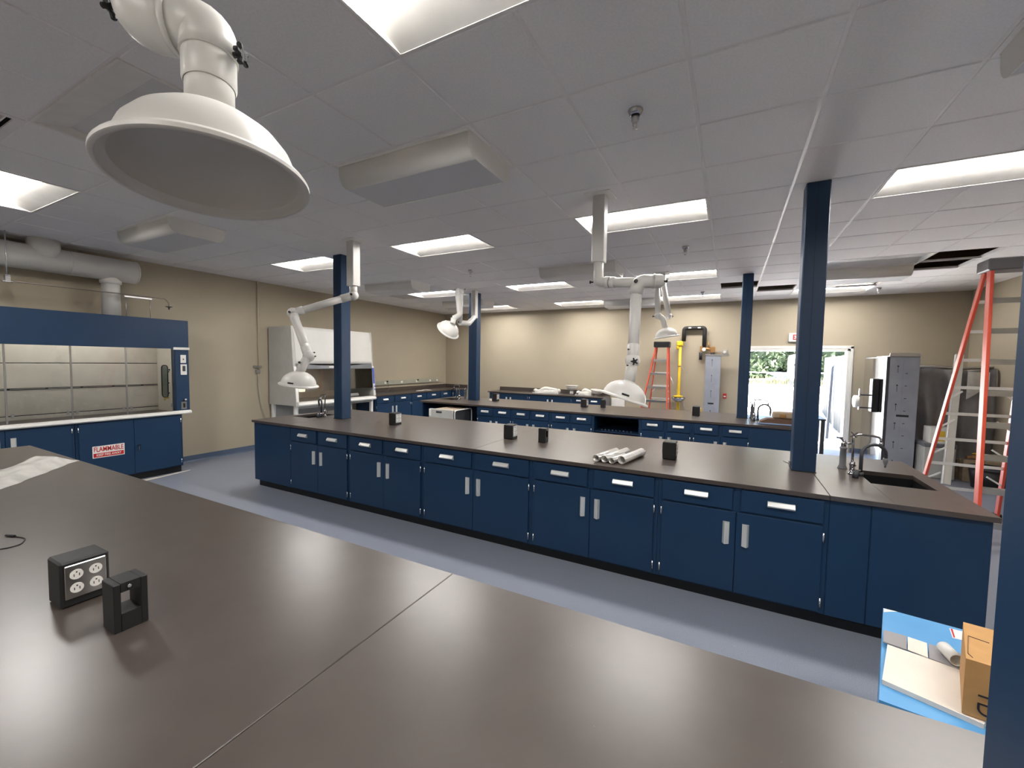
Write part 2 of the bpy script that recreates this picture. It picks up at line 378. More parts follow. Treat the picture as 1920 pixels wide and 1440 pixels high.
# sprinkler heads
def sprinkler():
    t=thing('fire_sprinkler','x','sprinkler')
    MB().lathe([(.001,0),(.042,0),(.042,-.004),(.03,-.03),(.024,-.03),(.024,-.004)],seg=20).build('escutcheon','chrome',t)
    MB().lathe([(.001,-.028),(.022,-.028),(.022,-.06),(.016,-.07),(.001,-.07)],seg=16).build('body','steel',t)
    MB().pipe([(-.012,0,-.07),(-.012,0,-.085),(0,0,-.1)],.003,.005,6).pipe([(.012,0,-.07),(.012,0,-.085),(0,0,-.1)],.003,.005,6).build('yoke','steel',t)
    MB().lathe([(.001,-.1),(.014,-.1),(.014,-.103),(.001,-.103)],seg=14).build('deflector','steel',t)
    return t
s0=sprinkler()
for k,(x,y,l) in enumerate([(5.17,2.47,'chrome sprinkler head in the ceiling between the front and middle benches'),(5.16,5.53,'chrome sprinkler head in the ceiling between the middle and far benches'),(2.01,5.6,'chrome sprinkler head in the ceiling by the far bench extractor arm'),(5.16,9.08,'chrome sprinkler head in front of the troffer by the exit door wall'),(-.96,9.1,'chrome sprinkler head above the corner wall bench'),(8.0,9.75,'chrome sprinkler head above the film-wrapped washer')]):
    place(s0 if k==0 else copy_tree(s0),(x,y,H),0,l,'sprinkler heads')
# ------------------------------------------------------------------ casework
def pull_h(x,z,L=.16):   # horizontal drawer pull, local front plane y=-.018
    return MB().prism([(-.018,z+.022),(-.018,z-.022),(-.022,z-.022),(-.043,z-.012),(-.045,z-.004),(-.030,z+.019),(-.026,z+.022)],'x',x-L/2,x+L/2)
def pull_v(x,z,s,L=.16):
    return MB().prism([(x+s*.022,-.018),(x-s*.022,-.018),(x-s*.022,-.022),(x-s*.010,-.043),(x-s*.004,-.045),(x+s*.018,-.030),(x+s*.022,-.026)],'z',z-L/2,z+L/2)
def cabinet(w,depth,layout='dd',name='base_cabinet'):
    t=thing(name,'x','cabinet')
    if layout=='open':
        b=MB().box(0,.018,0,depth,.1,.88).box(w-.018,w,0,depth,.1,.88).box(.018,w-.018,depth-.02,depth,.1,.88).box(.018,w-.018,0,depth,.1,.12).box(.018,w-.018,0,depth,.862,.88)
        b.build('body','blue',t)
        sh=B(.02,w-.02,.03,depth-.03,.60,.62); sh.build('shelf','bluein',t)
        g=MB()
        for k in range(9): g.pipe([(.12+k*.06,.06,.62),(.135+k*.06,.06,.655),(.15+k*.06,.06,.62)],.003,.01,6)
        g.build('wire_rack','steel',t)
    else:
        B(0.001,w-.001,0,depth if layout!='panel' else .05,.1,.88).build('body','blue',t)
    B(0.0,w,.06,depth if layout!='panel' else .09,0,.1).build('toe_kick','kick',t)
    f0=-.018; hw=w/2
    if layout=='dd':
        for s,(a,b) in ((1,(.03,hw-.027)),(-1,(hw+.027,w-.03))):
            d=B(a,b,f0,0,.715,.868,.0025).build('drawer','blue',t); pull_h((a+b)/2,.795).build('pull','alu',d)
    if layout in('dd','doors','lock'):
        zt=.700 if layout=='dd' else .868
        for s,(a,b) in ((1,(.03,hw-.002)),(-1,(hw+.002,w-.03))):
            d=B(a,b,f0,0,.115,zt,.0025).build('door','blue',t)
            if layout!='lock': pull_v(b-.06 if s>0 else a+.06,.545 if layout=='dd' else .70,s).build('pull','alu',d)
            e=a-.004 if s>0 else b+.004
            for z in (zt-.075,.18): MB().cyl((e,-.016,z-.032),(e,-.016,z+.032),.006,seg=8).build('hinge','hinge',d)
    if layout=='panel':
        B(.004,w-.004,-.004,0,.1,.878,.001).build('front_panel','blue',t)
    return t
def row(specs,x0,y0,rz,depth,group,labels):
    x=0
    out=[]
    for k,(w,l) in enumerate(specs):
        c=cabinet(w,depth,l,'filler_panel' if l=='panel' else ('open_shelf_cabinet' if l=='open' else 'base_cabinet'))
        v=Matrix.Rotation(rz,3,'Z')@Vector((x,0,0))
        place(c,(x0+v.x,y0+v.y,0),rz,labels[k],group); x+=w; out.append(c)
    return out
B1,B2,B3=(-.10,1.329),(3.3495,4.9105),(6.7832,8.1734)
E1,E2,E3=7.1,7.0985,6.72
g='cabinets under the middle bench'
row([(.765,'panel'),(1.066,'dd'),(1.085,'dd'),(1.243,'dd'),(1.082,'dd'),(1.075,'dd'),(.216,'panel'),(.546,'panel')],0.0,B2[0]+.03,0,1.5,g,
 ['plain navy end panel under the middle bench sink facing the fume hood','navy base cabinet of the middle bench beside the plain fume-hood-end panel','navy base cabinet of the middle bench, second from the fume hood end','widest navy base cabinet at the centre of the middle bench','navy base cabinet of the middle bench right under the silver rolls','navy base cabinet of the middle bench beside the blank filler at the ladder end','narrow blank navy filler panel on the middle bench','broad blank navy end panel of the middle bench at the ladder end'])
g='cabinets under the far bench'
row([(.767,'dd'),(.767,'dd'),(.767,'dd'),(.765,'open'),(.767,'dd'),(.767,'dd'),(.72,'panel')],1.39,B3[0]+.03,0,1.3,g,
 ['navy base cabinet of the far bench beside the open knee space','navy base cabinet of the far bench between two matching cabinets','navy base cabinet of the far bench beside the fume-hood side of the open shelf bay','open navy shelf bay with wire rack in the far bench','navy base cabinet of the far bench beside the exit-door side of the open bay','navy base cabinet of the far bench beside its blank end panel','blank navy end panel of the far bench toward the exit door'])
tag(B(.055,1.38,7.75,7.77,.0,.879).build('knee_space_shade_panel','bluein'),'added dark navy sheet that darkens the knee space of the far bench','panel')  # added sheet, keeps the view through the knee space dark
t=tag(B(.02,.05,B3[0]+.05,B3[1]-.05,0,.881,.002).build('end_panel','blue'),'navy end panel carrying the far bench beside the knee space','panel')
g='cabinets under the front bench'
row([(1.2,'dd')]*5+[(.96,'panel')],7.08,B1[1]-.03,PI,1.36,g,['navy base cabinet under the front bench, %s from its column end'%q for q in ('first','second','third','fourth','fifth')]+['blank navy panel under the front bench'])
# countertops
def counter(name,label,x0,x1,y0,y1,holes,seams,par=None):
    t=thing(name,label,'countertop',(x0,y0,.881))
    xs=[x0]+seams+[x1]
    for a,b in zip(xs,xs[1:]):
        a2=a+(.0012 if a!=x0 else 0); b2=b-(.0012 if b!=x1 else 0); m=MB(); hs=[h for h in holes if a<h[0]<b]
        if not hs: m.box(a2,b2,y0,y1,.882,.914,.002)
        else:
            hx0,hx1,hy0,hy1=hs[0]
            m.box(a2,hx0,y0,y1,.882,.914,.0015).box(hx1,b2,y0,y1,.882,.914,.0015).box(hx0,hx1,y0,hy0,.882,.914,.0).box(hx0,hx1,hy1,y1,.882,.914,.0)
        m.build('slab','top',t)
    return t
def sinkthing(label,h):
    x0,x1,y0,y1=h; t=thing('sink',label,'sink',(x0,y0,.70),'black drop-in sinks')
    MB().box(x0-.01,x0,y0-.01,y1+.01,.68,.882).box(x1,x1+.01,y0-.01,y1+.01,.68,.882).box(x0,x1,y0-.01,y0,.68,.882).box(x0,x1,y1,y1+.01,.68,.882).box(x0,x1,y0,y1,.67,.68).build('basin','sink',t)
    cx,cy=(x0+x1)/2,(y0+y1)/2; MB().lathe([(.001,.683),(.035,.683),(.04,.681),(.04,.68)],(cx,cy,0),seg=18).build('drain','steel',t)
h2r=(6.64,7.0,3.87,4.32); h2l=(.10,.46,3.87,4.32); h3l=(.10,.46,7.3,7.7); h3r=(6.26,6.62,7.3,7.7)
counter('countertop','black epoxy countertop of the middle bench with silver rolls lying on it',-.012,E2,B2[0],B2[1],[h2r,h2l],[.72,3.55,6.312])
counter('countertop','black epoxy countertop of the far bench behind the middle bench',0,E3,B3[0],B3[1],[h3l,h3r],[.72,3.3,5.98])
counter('countertop','wide black epoxy countertop of the front bench with plastic sheeting on it',0,E1,B1[0],B1[1],[],[4.757])
sinkthing('black sink at the ladder end of the middle bench',h2r); sinkthing('black sink at the fume hood end of the middle bench',h2l)
sinkthing('black sink at the biosafety cabinet end of the far bench',h3l); sinkthing('black sink at the exit door end of the far bench',h3r)
# columns
def column(label,x0,x1,y0,y1,z0=.914):
    t=thing('service_column',label,'column',((x0+x1)/2,(y0+y1)/2,z0),'blue service columns')
    MB().box(x0,x1,y0,y1,z0,H,.006).build('shaft','blue',t)
    MB().box(x0+.002+(x1-x0)*.45,x0+.004+(x1-x0)*.45,y0-.0015,y0,z0+.02,H-.005).build('seam_strip','kick',t)
    MB().box(x0-.004,x1+.004,y0-.004,y1+.004,z0,z0+.006,.001).build('base_trim','kick',t)
    return t
column('navy blue square column on the middle bench beside the ladder end sink',6.172,6.330,4.006,4.165)
column('navy blue square column on the middle bench beside the fume hood end sink',.775,.936,4.03,4.19)
column('navy blue square column on the far bench in front of the exit door',5.817,5.968,7.535,7.69)
column('navy blue square column on the far bench in front of the cream corner wall',.745,.945,7.47,7.63)
column('navy blue square column on the front bench beside the cardboard boxes',6.054,6.21,.692,.85)
c2=thing('lever_latch','small steel lever clipped to the blue column by the ladder end sink','latch',(6.15,4.1,.95))
MB().pipe([(6.172,4.09,.955),(6.14,4.09,.957),(6.115,4.08,.975)],.004,.01,6).build('lever','steel',c2); B(6.158,6.172,4.07,4.11,.935,.975,.003).build('plate','steel',c2)
# ------------------------------------------------------------------ faucets
def faucet(s):   # s=+1 spouts reach +x
    t=thing('lab_faucet','x','faucet')
    MB().lathe([(.001,0),(.034,0),(.034,.006),(.024,.03),(.022,.16),(.027,.17),(.027,.18),(.001,.18)],(0,.2,0),seg=18).build('turret','grey',t)
    MB().lathe([(.001,.18),(.02,.18),(.018,.21),(.012,.235),(.001,.24)],(0,.2,0),seg=14).pipe([(0,.2,.215),(s*.05,.19,.215)],.008,0,8).pipe([(-s*.0,.2,.23),(-s*.035,.17,.26)],.007,0,8).build('turret_valve','chrome',t)
    for a in (0,1): MB().box(-s*.035-.02,-s*.035+.02,.155,.175,.255+a*.0,.265).build('turret_handle','dgrey',t) if a==0 else None
    MB().lathe([(.001,0),(.026,0),(.026,.012),(.018,.02),(.016,.07),(.02,.075),(.02,.1),(.001,.1)],(s*.02,0,0),seg=16).pipe([(s*.02,0,.05),(s*.02,-.09,.05)],.011,0,10).pipe([(s*.02,0,.06),(s*.05,.06,.06)],.011,0,10).build('valve_body','chrome',t)
    for y,z in ((-.11,.05),):
        h=MB()
        for k in range(4): h.beam((s*.02,y,z),(s*.02+.034*math.cos(k*PI/2+.4),y,z+.034*math.sin(k*PI/2+.4)),.012,.01,(0,1,0),.003)
        h.build('cross_handle','chrome',t)
    MB().lathe([(.001,0),(.02,0),(.018,.05),(.001,.05)],(s*.02,-.115,.0),seg=12).build('lower_stem','dgrey',t)
    MB().pipe([(s*.02,0,.09),(s*.02,.005,.30),(s*.02+s*.04,.02,.318),(s*.17,.06,.305),(s*.20,.07,.295),(s*.205,.07,.255)],.0085,.03,12).build('upper_spout','chrome',t)
    MB().lathe([(.001,0),(.012,0),(.013,-.02),(.009,-.03),(.001,-.03)],(s*.205,.07,.265),seg=12).build('spout_tip','chrome',t)
    v=MB()
    for k in range(4): v.beam((s*.02,-.005,.315),(s*.02+.03*math.cos(k*PI/2+.7),-.005,.315+.03*math.sin(k*PI/2+.7)),.011,.01,(0,1,0),.003)
    v.build('upper_handle','chrome',t)
    pts=[(s*.07,-.02,.03),(s*.07,-.02,.16)]+[(s*(.07+.085-.085*math.cos(k*PI/8)),-.02+.012*k,.16+.085*math.sin(k*PI/8)) for k in range(1,9)]
    pts+=[(s*.24,.08,.13)]
    MB().pipe(pts,.0125,.008,12).build('gooseneck','dgrey',t)
    MB().lathe([(.0125,0),(.018,-.008),(.016,-.03),(.008,-.055),(.005,-.075),(.001,-.075)],(s*.24,.08,.14),seg=14).build('serrated_nozzle','grey',t)
    MB().lathe([(.001,0),(.022,0),(.02,.03),(.001,.03)],(s*.07,-.02,0),seg=14).build('gooseneck_base','dgrey',t)
    return t
fr=faucet(1); fl_=faucet(-1); gq='laboratory faucets'
place(fr,(6.555,4.11,.914),0,'grey and chrome lab faucet by the middle bench sink at the ladder end',gq)
place(copy_tree(fr),(6.03,7.42,.914),0,'grey and chrome lab faucet on the far bench in front of the open exit door',gq)
place(fl_,(.545,4.08,.914),0,'lab faucet behind the extractor hood at the fume hood end of the middle bench',gq)
place(copy_tree(fl_),(.55,7.45,.914),0,'lab faucet on the far bench beside its blue column and sink',gq)
# ------------------------------------------------------------------ pedestal boxes
def outlet_box():
    t=thing('outlet_pedestal','x','outlet box')
    MB().box(-.055,.055,-.062,.062,0,.155,.006).build('housing','blackm',t)
    for s in(-1,1):
        pl=MB().box(s*.055,s*.060,-.052,.052,.028,.142,.0025).build('faceplate','steel',t)
        for y in(-.024,.024):
            for z in(.062,.108):
                ol=[(y+.017*math.cos(a)*(1 if abs(math.cos(a))<.9 else 1),z+.0165*math.sin(a)) for a in [k*PI/8 for k in range(16)]]
                r_=MB().prism(ol,'x',s*.060,s*.0625).build('receptacle','signw',t)
                MB().box(s*.0624,s*.063,y-.0075,y-.0055,z-.006,z+.003).box(s*.0624,s*.063,y+.0055,y+.0075,z-.006,z+.003).box(s*.0624,s*.063,y-.002,y+.002,z+.006,z+.010).build('slots','ink',r_)
    return t
def data_box():
    t=thing('data_pedestal','x','data box')
    b=MB(); X,Y=.04,.042
    for a,c in ((-Y,-.024),(.024,Y)): b.box(-X,X,a,c,0,.15,.002)
    b.box(-X,X,-.024,.024,0,.055).box(-X,X,-.024,.024,.122,.15); b.build('housing','blackm',t)
    MB().cyl((X,-.004,.136),(X+.003,-.004,.136),.005,seg=10).build('screw','hinge',t)
    return t
ob0=outlet_box(); db0=data_box(); k1=k2=False
for kind,x,y,l in (('o',3.722,.562,'black pedestal box with four white sockets on the front bench'),('o',1.86,4.09,'black socket pedestal on the middle bench nearest the biosafety cabinet'),('o',3.59,4.03,'black socket pedestal on the middle bench beside the small open data pedestal'),('o',5.25,3.94,'black socket pedestal on the middle bench between the silver rolls and blue column'),
  ('o',1.30,7.69,'black socket pedestal on the far bench near its fume-hood-side column'),('o',3.28,7.61,'black socket pedestal on the far bench beside the slim data pedestal'),('o',5.23,7.47,'black socket pedestal on the far bench beside the yellow tape box'),
  ('d',4.045,.572,'black open-fronted data pedestal with one screw on the front bench'),('d',3.985,4.02,'small black open data pedestal on the middle bench'),('d',3.61,7.72,'slim black data pedestal on the far bench')):
    if kind=='o': o=copy_tree(ob0) if k1 else ob0; k1=True
    else: o=copy_tree(db0) if k2 else db0; k2=True
    place(o,(x,y,.914),0,l,'socket pedestals' if kind=='o' else 'data pedestals')
# ------------------------------------------------------------------ extractor arms
CAM=Vector((5.7016,0,1.7586))
def D(px,py,d): return CAM+(_f+_r*((px-960)/783.278)-_u*((py-720)/783.278))*d
def dome(t,c,n,r=.19):
    n=Vector(n).normalized(); c=Vector(c); k=r/.19
    segs=[[(.044,.148),(.046,.138),(.075,.131),(.102,.117),(.131,.094),(.152,.066),(.163,.036),(.166,.016)],[(.166,.016),(.186,.010),(.190,.004)],[(.190,.004),(.190,-.004)],[(.190,-.004),(.186,-.007),(.181,-.006)],[(.181,-.006),(.177,.002),(.169,.004),(.165,.010)],[(.165,.010),(.160,.034),(.146,.068),(.118,.093),(.085,.112),(.045,.121),(0,.123)]]
    d=MB(); d.weld=False
    for sg_ in segs: d.lathe([(a*k,b*k) for a,b in sg_],c,-n,64)
    d.build('dome_hood','armw',t)
    return c-n*.143*k
def knob(t,p,d,r=.016,star=False):
    p=Vector(p); d=Vector(d).normalized(); m=MB()
    m.cyl(p-d*r*.5,p+d*r*1.0,r*.45,seg=10).cyl(p+d*r*.9,p+d*r*1.8,r,r*.85,seg=14)
    if star:
        u=d.cross(Vector((0,0,1))); u=u.normalized() if u.length>.1 else Vector((1,0,0)); v=d.cross(u)
        for k in range(5):
            a=k*2*PI/5; q=u*math.cos(a)+v*math.sin(a); m.beam(p+d*r*1.4,p+d*r*1.4+q*r*1.8,.011,.011,d,.003)
    m.build('knob','black',t)
def sleeve(t,a,b,r):
    a,b=Vector(a),Vector(b); d=(b-a).normalized(); L=(b-a).length
    MB().lathe([(r*.9,0),(r,.004),(r,L-.004),(r*.9,L)],a,d,24).build('sleeve','armw',t)
def post(t,x,y,zb,w=.105):
    MB().box(x-w/2,x+w/2,y-w/2,y+w/2,zb,H-.008,.006).build('ceiling_post','armw',t)
    MB().box(x-w*1.05,x+w*1.05,y-w*1.05,y+w*1.05,H-.01,H,.002).build('mounting_plate','white',t)
ga='white extractor arms'
# big arm over the front bench
t=thing('extractor_arm','large white extractor hood hanging over the front bench with black knobs','extractor arm',(4.6,.44,H),ga)
c1=Vector((4.697,.514,2.1375)); n1=Vector((.0983,-.0529,-.9937))
tp=dome(t,c1,n1)
up=-n1
a=tp-up*.01; b=tp+up*.135
MB().cyl(a,b,.0455,seg=28).build('neck_tube','armw',t)
MB().lathe([(.047,0),(.0505,.006),(.0505,.10),(.047,.105)],tp+up*.062,up,32).build('swivel_collar','armw',t)
hd=Vector((-.80,-.58,.06)).normalized()
e1=tp+up*.188; j=e1+hd*.062; e2=j+hd*.058
MB().pipe([tp+up*.125,e1,j],.054,.055,28).build('elbow','armw',t)
MB().lathe([(.054,-.004),(.0595,-.004),(.0595,.006),(.054,.006)],j,hd,32).build('swivel_ring','armw',t)
MB().pipe([j,e2,e2+Vector((0,0,.12))],.0585,.055,28).build('elbow','armw',t)
MB().cyl(e2+Vector((0,0,.10)),e2+Vector((0,0,.52)),.047,seg=24).build('riser_tube','armw',t)
post(t,e2.x,e2.y,e2.z+.5)
knob(t,tp+up*.135+_r*.052,_r,.013,True); knob(t,e2-_r*.058+Vector((0,0,.03)),-_r,.014,True)
# middle bench, ladder side
t=thing('extractor_arm','white extractor arm over the middle bench with elbow reaching toward the silver rolls','extractor arm',(4.66,3.56,H),ga)
post(t,4.66,3.575,2.62)
q0=Vector((4.66,3.575,2.63)); q1=Vector((4.66,3.575,2.452)); q2=D(1196,530,3.36)
MB().pipe([q0,q1,q1+(q2-q1)*.25],.043,.05,22).build('elbow','armw',t)
dq=(q2-q1).normalized(); sleeve(t,q1+dq*.07,q1+dq*.115,.05); sleeve(t,q1+dq*.12,q1+dq*.165,.047)
MB().cyl(q1+dq*.1,q2,.040,seg=20).build('arm_tube','armw',t)
sw=Vector((.93,.36,.02)).normalized(); s0_=D(1197,528,3.33)
MB().pipe([s0_-Vector((.012,.0,.10)),s0_+Vector((0,0,.0)),s0_+sw*.12],.054,.06,24).build('elbow','armw',t)
MB().lathe([(.052,.0),(.0585,.0),(.0585,.012),(.052,.012)],s0_+sw*.115,sw,28).build('swivel_ring','armw',t)
MB().lathe([(.054,0),(.054,.05),(.045,.075),(.02,.085),(.0,.086)],s0_+sw*.12,sw,28).build('end_cap','armw',t)
l0=s0_-Vector((.012,0,.06)); l1=D(1186,676,3.25)
MB().cyl(l0,l1,.043,seg=22).build('arm_tube','armw',t); dl=(l1-l0).normalized(); sleeve(t,l1-dl*.13,l1-dl*.005,.047)
MB().sphere(l1,.058,20,12).build('ball_joint','armw',t)
nn=Vector((-.27,-.14,-.95)); cc=D(1169,748,3.24); tp=dome(t,cc,nn)
MB().cyl(tp+nn.normalized()*.01,l1,.044,.041,seg=22).build('neck_tube','armw',t)
knob(t,D(1188,678,3.19),-_f,.016,True); knob(t,q1+Vector((-.045,-.02,0)),(-1,-.3,0),.014); knob(t,D(1191,528,3.29),-_f,.016); knob(t,s0_+sw*.16+Vector((.045,-.03,-.01)),sw,.012); knob(t,D(1180,655,3.19),-_r,.007); knob(t,D(1178,685,3.18),-_r,.007)
def clip(t,c,n,side=0.):
    n=Vector(n).normalized(); d=-_f-_r*side; d=(d-n*d.dot(n)).normalized(); q=Vector(c)-n*.034+d*.164; o_=n.cross(d)
    MB(facing(q,o_,d.cross(o_))).box(-.028,.028,-.007,.007,-.006,.006,.002).build('dome_clip','blackm',t)
clip(t,cc,nn,.25)
# middle bench, fume hood side
t=thing('extractor_arm','white extractor arm over the middle bench folded in front of the biosafety cabinet','extractor arm',(1.58,3.61,H),ga)
post(t,1.59,3.66,2.64,.115)
q0=Vector((1.59,3.66,2.65)); q1=Vector((1.59,3.66,2.53)); q2=D(549,587,4.85); l1=D(579,668,4.38)
MB().cyl(q0,q1,.046,seg=20).build('drop_tube','armw',t); MB().sphere(q1,.06,18,10).build('ball_joint','armw',t)
MB().cyl(q1,q2,.042,seg=20).build('arm_tube','armw',t); dq=(q2-q1).normalized(); sleeve(t,q1+dq*.04,q1+dq*.15,.048); sleeve(t,q2-dq*.12,q2-dq*.02,.047)
MB().sphere(q2,.062,18,10).build('ball_joint','armw',t)
MB().cyl(q2,l1,.046,seg=20).build('arm_tube','armw',t); dl=(l1-q2).normalized(); sleeve(t,l1-dl*.17,l1-dl*.02,.05); sleeve(t,q2+dl*.04,q2+dl*.12,.05)
MB().sphere(l1,.06,18,10).build('ball_joint','armw',t)
nn=Vector((-.14,-.03,-.98)); cc=D(560,722,4.32); tp=dome(t,cc,nn); l2=D(570,680,4.34)
MB().pipe([l1,l2,tp+nn*.01],.044,.04,18).build('neck_tube','armw',t)
knob(t,q1-_f*.055,-_f,.014); knob(t,q2-_f*.058,-_f,.014); knob(t,l2-_f*.04-_r*.02,-_f,.013); knob(t,l1+_r*.05+_u*.04,_r,.008); knob(t,l1+_r*.06-_u*.0,_r,.008)
clip(t,cc,nn,0.)
# far bench arms
t=thing('extractor_arm','white extractor arm folded up above the far bench in front of the small ladder','extractor arm',(4.69,6.98,H),ga)
post(t,4.69,7.02,3.06,.1)
z=[D(1243,530,6.62),D(1254,593,6.5),D(1232,532,6.55),D(1234,592,6.45)]
MB().cyl((4.69,7.02,3.08),z[0],.045,seg=16).build('drop_tube','armw',t); MB().sphere(z[0],.055,14,8).build('ball_joint','armw',t)
MB().cyl(z[0],z[1],.044,seg=18).build('arm_tube','armw',t); MB().sphere(z[1],.05,14,8).build('ball_joint','armw',t)
MB().cyl(z[0],z[2],.044,seg=16).build('swivel','armw',t); MB().cyl(z[2],z[3],.044,seg=18).build('arm_tube','armw',t); MB().sphere(z[3],.055,14,8).build('ball_joint','armw',t)
nn=Vector((.14,.07,-.985)).normalized(); tp=dome(t,D(1250,632,6.45),nn)
MB().pipe([z[3],D(1243,597,6.42),tp+nn*.01],.042,.05,16).build('neck_tube','armw',t)
knob(t,z[3]-_r*.06-_u*.01,-_r,.015); knob(t,z[1]+_r*.05,_r,.01); knob(t,D(1267,627,6.28),-_f,.008); knob(t,D(1251,523,6.5),_r,.008)
t=thing('extractor_arm','white extractor arm folded against the far bench column with its hood turned aside','extractor arm',(1.0,6.98,H),ga)
post(t,1.06,7.2,2.62,.1)
z=[D(878,607,6.9),D(862,605,6.75),D(864,548,6.75),D(858,545,6.7),D(862,590,6.65),D(851,597,6.55)]
MB().pipe([(1.06,7.2,2.64),z[0],z[1]],.044,.05,16).build('elbow','armw',t); MB().cyl(z[1],z[2],.043,seg=16).build('arm_tube','armw',t); MB().sphere(z[2],.055,14,8).build('ball_joint','armw',t)
MB().cyl(z[2],z[3],.043,seg=16).build('swivel','armw',t); MB().pipe([z[3],z[4],z[5]],.043,.04,16).build('arm_tube','armw',t)
nn=Vector((-.62,.12,-.62)).normalized(); cc=D(840,620,6.55); tp=dome(t,cc,nn)
MB().cyl(z[5],tp+nn*.01,.042,seg=16).build('neck_tube','armw',t); MB().sphere(z[5],.05,14,8).build('ball_joint','armw',t)
for q in (D(847,594,6.45),D(869,597,6.6),D(853,543,6.6),D(872,543,6.6),D(860,604,6.6)): knob(t,q,-_f,.013)
# ------------------------------------------------------------------ fume hood (against the left wall)
HX=-1.63; Y0,Y1=.90,3.375
t=thing('fume_hood','navy blue walk-up fume hood with glass sashes against the cream wall','fume hood',(-1.95,2.1,.92))
MB().box(HX-.02,HX,Y0,Y1,1.865,2.291,.004).build('header_panel','blue',t)
MB().box(XW+.02,HX-.02,Y0,Y1,2.27,2.291).build('roof_panel','blue',t)
MB().box(XW+.02,HX-.02,Y1-.02,Y1,.92,2.27).build('side_wall','blue',t)
MB().box(XW+.02,HX-.02,Y0,Y0+.02,.92,2.27).build('side_wall','blue',t)
MB().box(HX-.09,HX,3.195,Y1-.001,.935,1.865,.006).build('corner_post','blue',t)
MB().box(HX-.09,HX,Y0+.001,Y0+.18,.935,1.865,.006).build('corner_post','blue',t)
MB().box(HX-.015,HX+.02,3.175,Y1+.004,1.85,1.888,.004).build('post_cap','white',t)
MB().prism([(HX-.04,.90),(HX+.035,.885),(HX+.05,.90),(HX+.045,.925),(HX+.0,.938),(HX-.04,.93)],'y',Y0,Y1+.002).build('sill','white',t)
MB().box(XW+.05,HX-.04,Y0+.02,Y1-.02,.90,.925).build('work_surface','top',t)
LX=XW+.09
for a,b in ((.925,.975),(.985,1.30),(1.325,1.635),(1.645,2.2)): MB().box(LX,LX+.012,Y0+.02,Y1-.02,a,b,.002).build('baffle','liner',t)
MB().box(XW+.02,XW+.03,Y0+.02,Y1-.02,.925,2.27).build('liner_back','dgrey',t)
for k in range(7):
    y=Y0+.12+k*.33
    MB().box(LX+.012,LX+.02,y,y+.3,1.31,1.318).build('baffle_clip','steel',t)
for y in (Y1-.18,Y0+.17): MB().box(LX,HX-.09,y-.01,y,.925,2.2).build('liner_side','liner',t)
MB().box(LX,HX-.09,Y0+.17,Y1-.19,2.2,2.22).build('liner_roof','liner',t)
MB().box(LX+.25,LX+.33,1.4,2.9,2.185,2.199,.002).build('hood_lamp',emat('hood_lamp_tube',(1,.96,.88),14.0),t)
# access window with black gasket on the inner side wall
yo=Y1-.192; cx,cz=HX-.29,1.37
pts=[]
for a,b,q in ((.085,.19,0),(-.085,.19,1),(-.085,-.19,2),(.085,-.19,3)):
    for k in range(5):
        an=q*PI/2+k*PI/8; pts.append((cx+a*.5+.05*math.cos(an),yo,cz+b+.05*math.sin(an)))
MB().pipe(pts+[pts[0]],.009,0,8,cap=False).build('access_gasket','black',t)
MB().box(cx-.08,cx+.08,yo+.0005,yo+.004,cz-.22,cz+.22,.001).build('access_window',glassmat('access_glass',(.75,.85,.82)),t)
for z in (1.52,1.35,1.2): MB().cyl((HX-.165,yo,z),(HX-.165,yo-.012,z),.010,seg=10).build('service_fitting','black',t)
MB().cyl((HX-.14,yo,1.55),(HX-.14,yo-.012,1.55),.012,seg=10).build('service_fitting','black',t)
MB().pipe([(HX-.18,yo,1.13),(HX-.20,yo-.04,1.12),(HX-.20,yo-.05,1.09)],.008,.01,8).build('gas_cock','ylw',t)
# sash: mullions and panes
for y in (1.55,2.095,2.64): MB().box(HX-.060,HX-.037,y-.008,y+.008,.94,1.865,.002).build('sash_mullion','steel',t)
for k,(a,b) in enumerate(((1.09,1.54),(1.56,2.085),(2.105,2.63),(2.65,3.19))):
    g_=MB().box(HX-.05,HX-.046,a,b,.945,1.865).build('sash_pane','glass',t)
    if k>0:
        for y in (a+.02,b-.045): MB().box(HX-.045,HX-.036,y,y+.025,1.0,1.05,.002).build('finger_pull','steel',g_)
MB().box(HX,HX+.006,3.262,3.335,1.655,1.775,.003).build('switch_plate','signw',t); MB().box(HX+.006,HX+.014,3.29,3.305,1.70,1.72,.002).build('toggle','dgrey',t)
MB().box(HX,HX+.008,3.26,3.342,1.475,1.635,.003).build('monitor','signw',t); MB().box(HX+.008,HX+.010,3.283,3.322,1.53,1.61).build('monitor_screen','dgrey',t)
MB().box(HX,HX+.006,3.258,3.33,.955,1.07,.003).build('socket_plate','steel',t); MB().box(HX+.006,HX+.010,3.28,3.308,.98,1.045,.002).build('socket','black',t)
MB().sphere((HX+.012,3.315,1.10),.014,10,6).build('indicator_lamp','signw',t); MB().box(HX,HX+.012,3.285,3.30,1.075,1.105,.002).build('indicator_bracket','black',t)
for z in (1.38,1.27): MB().cyl((HX,3.30,z),(HX+.002,3.30,z),.008,seg=10).build('plug_button','kick',t)
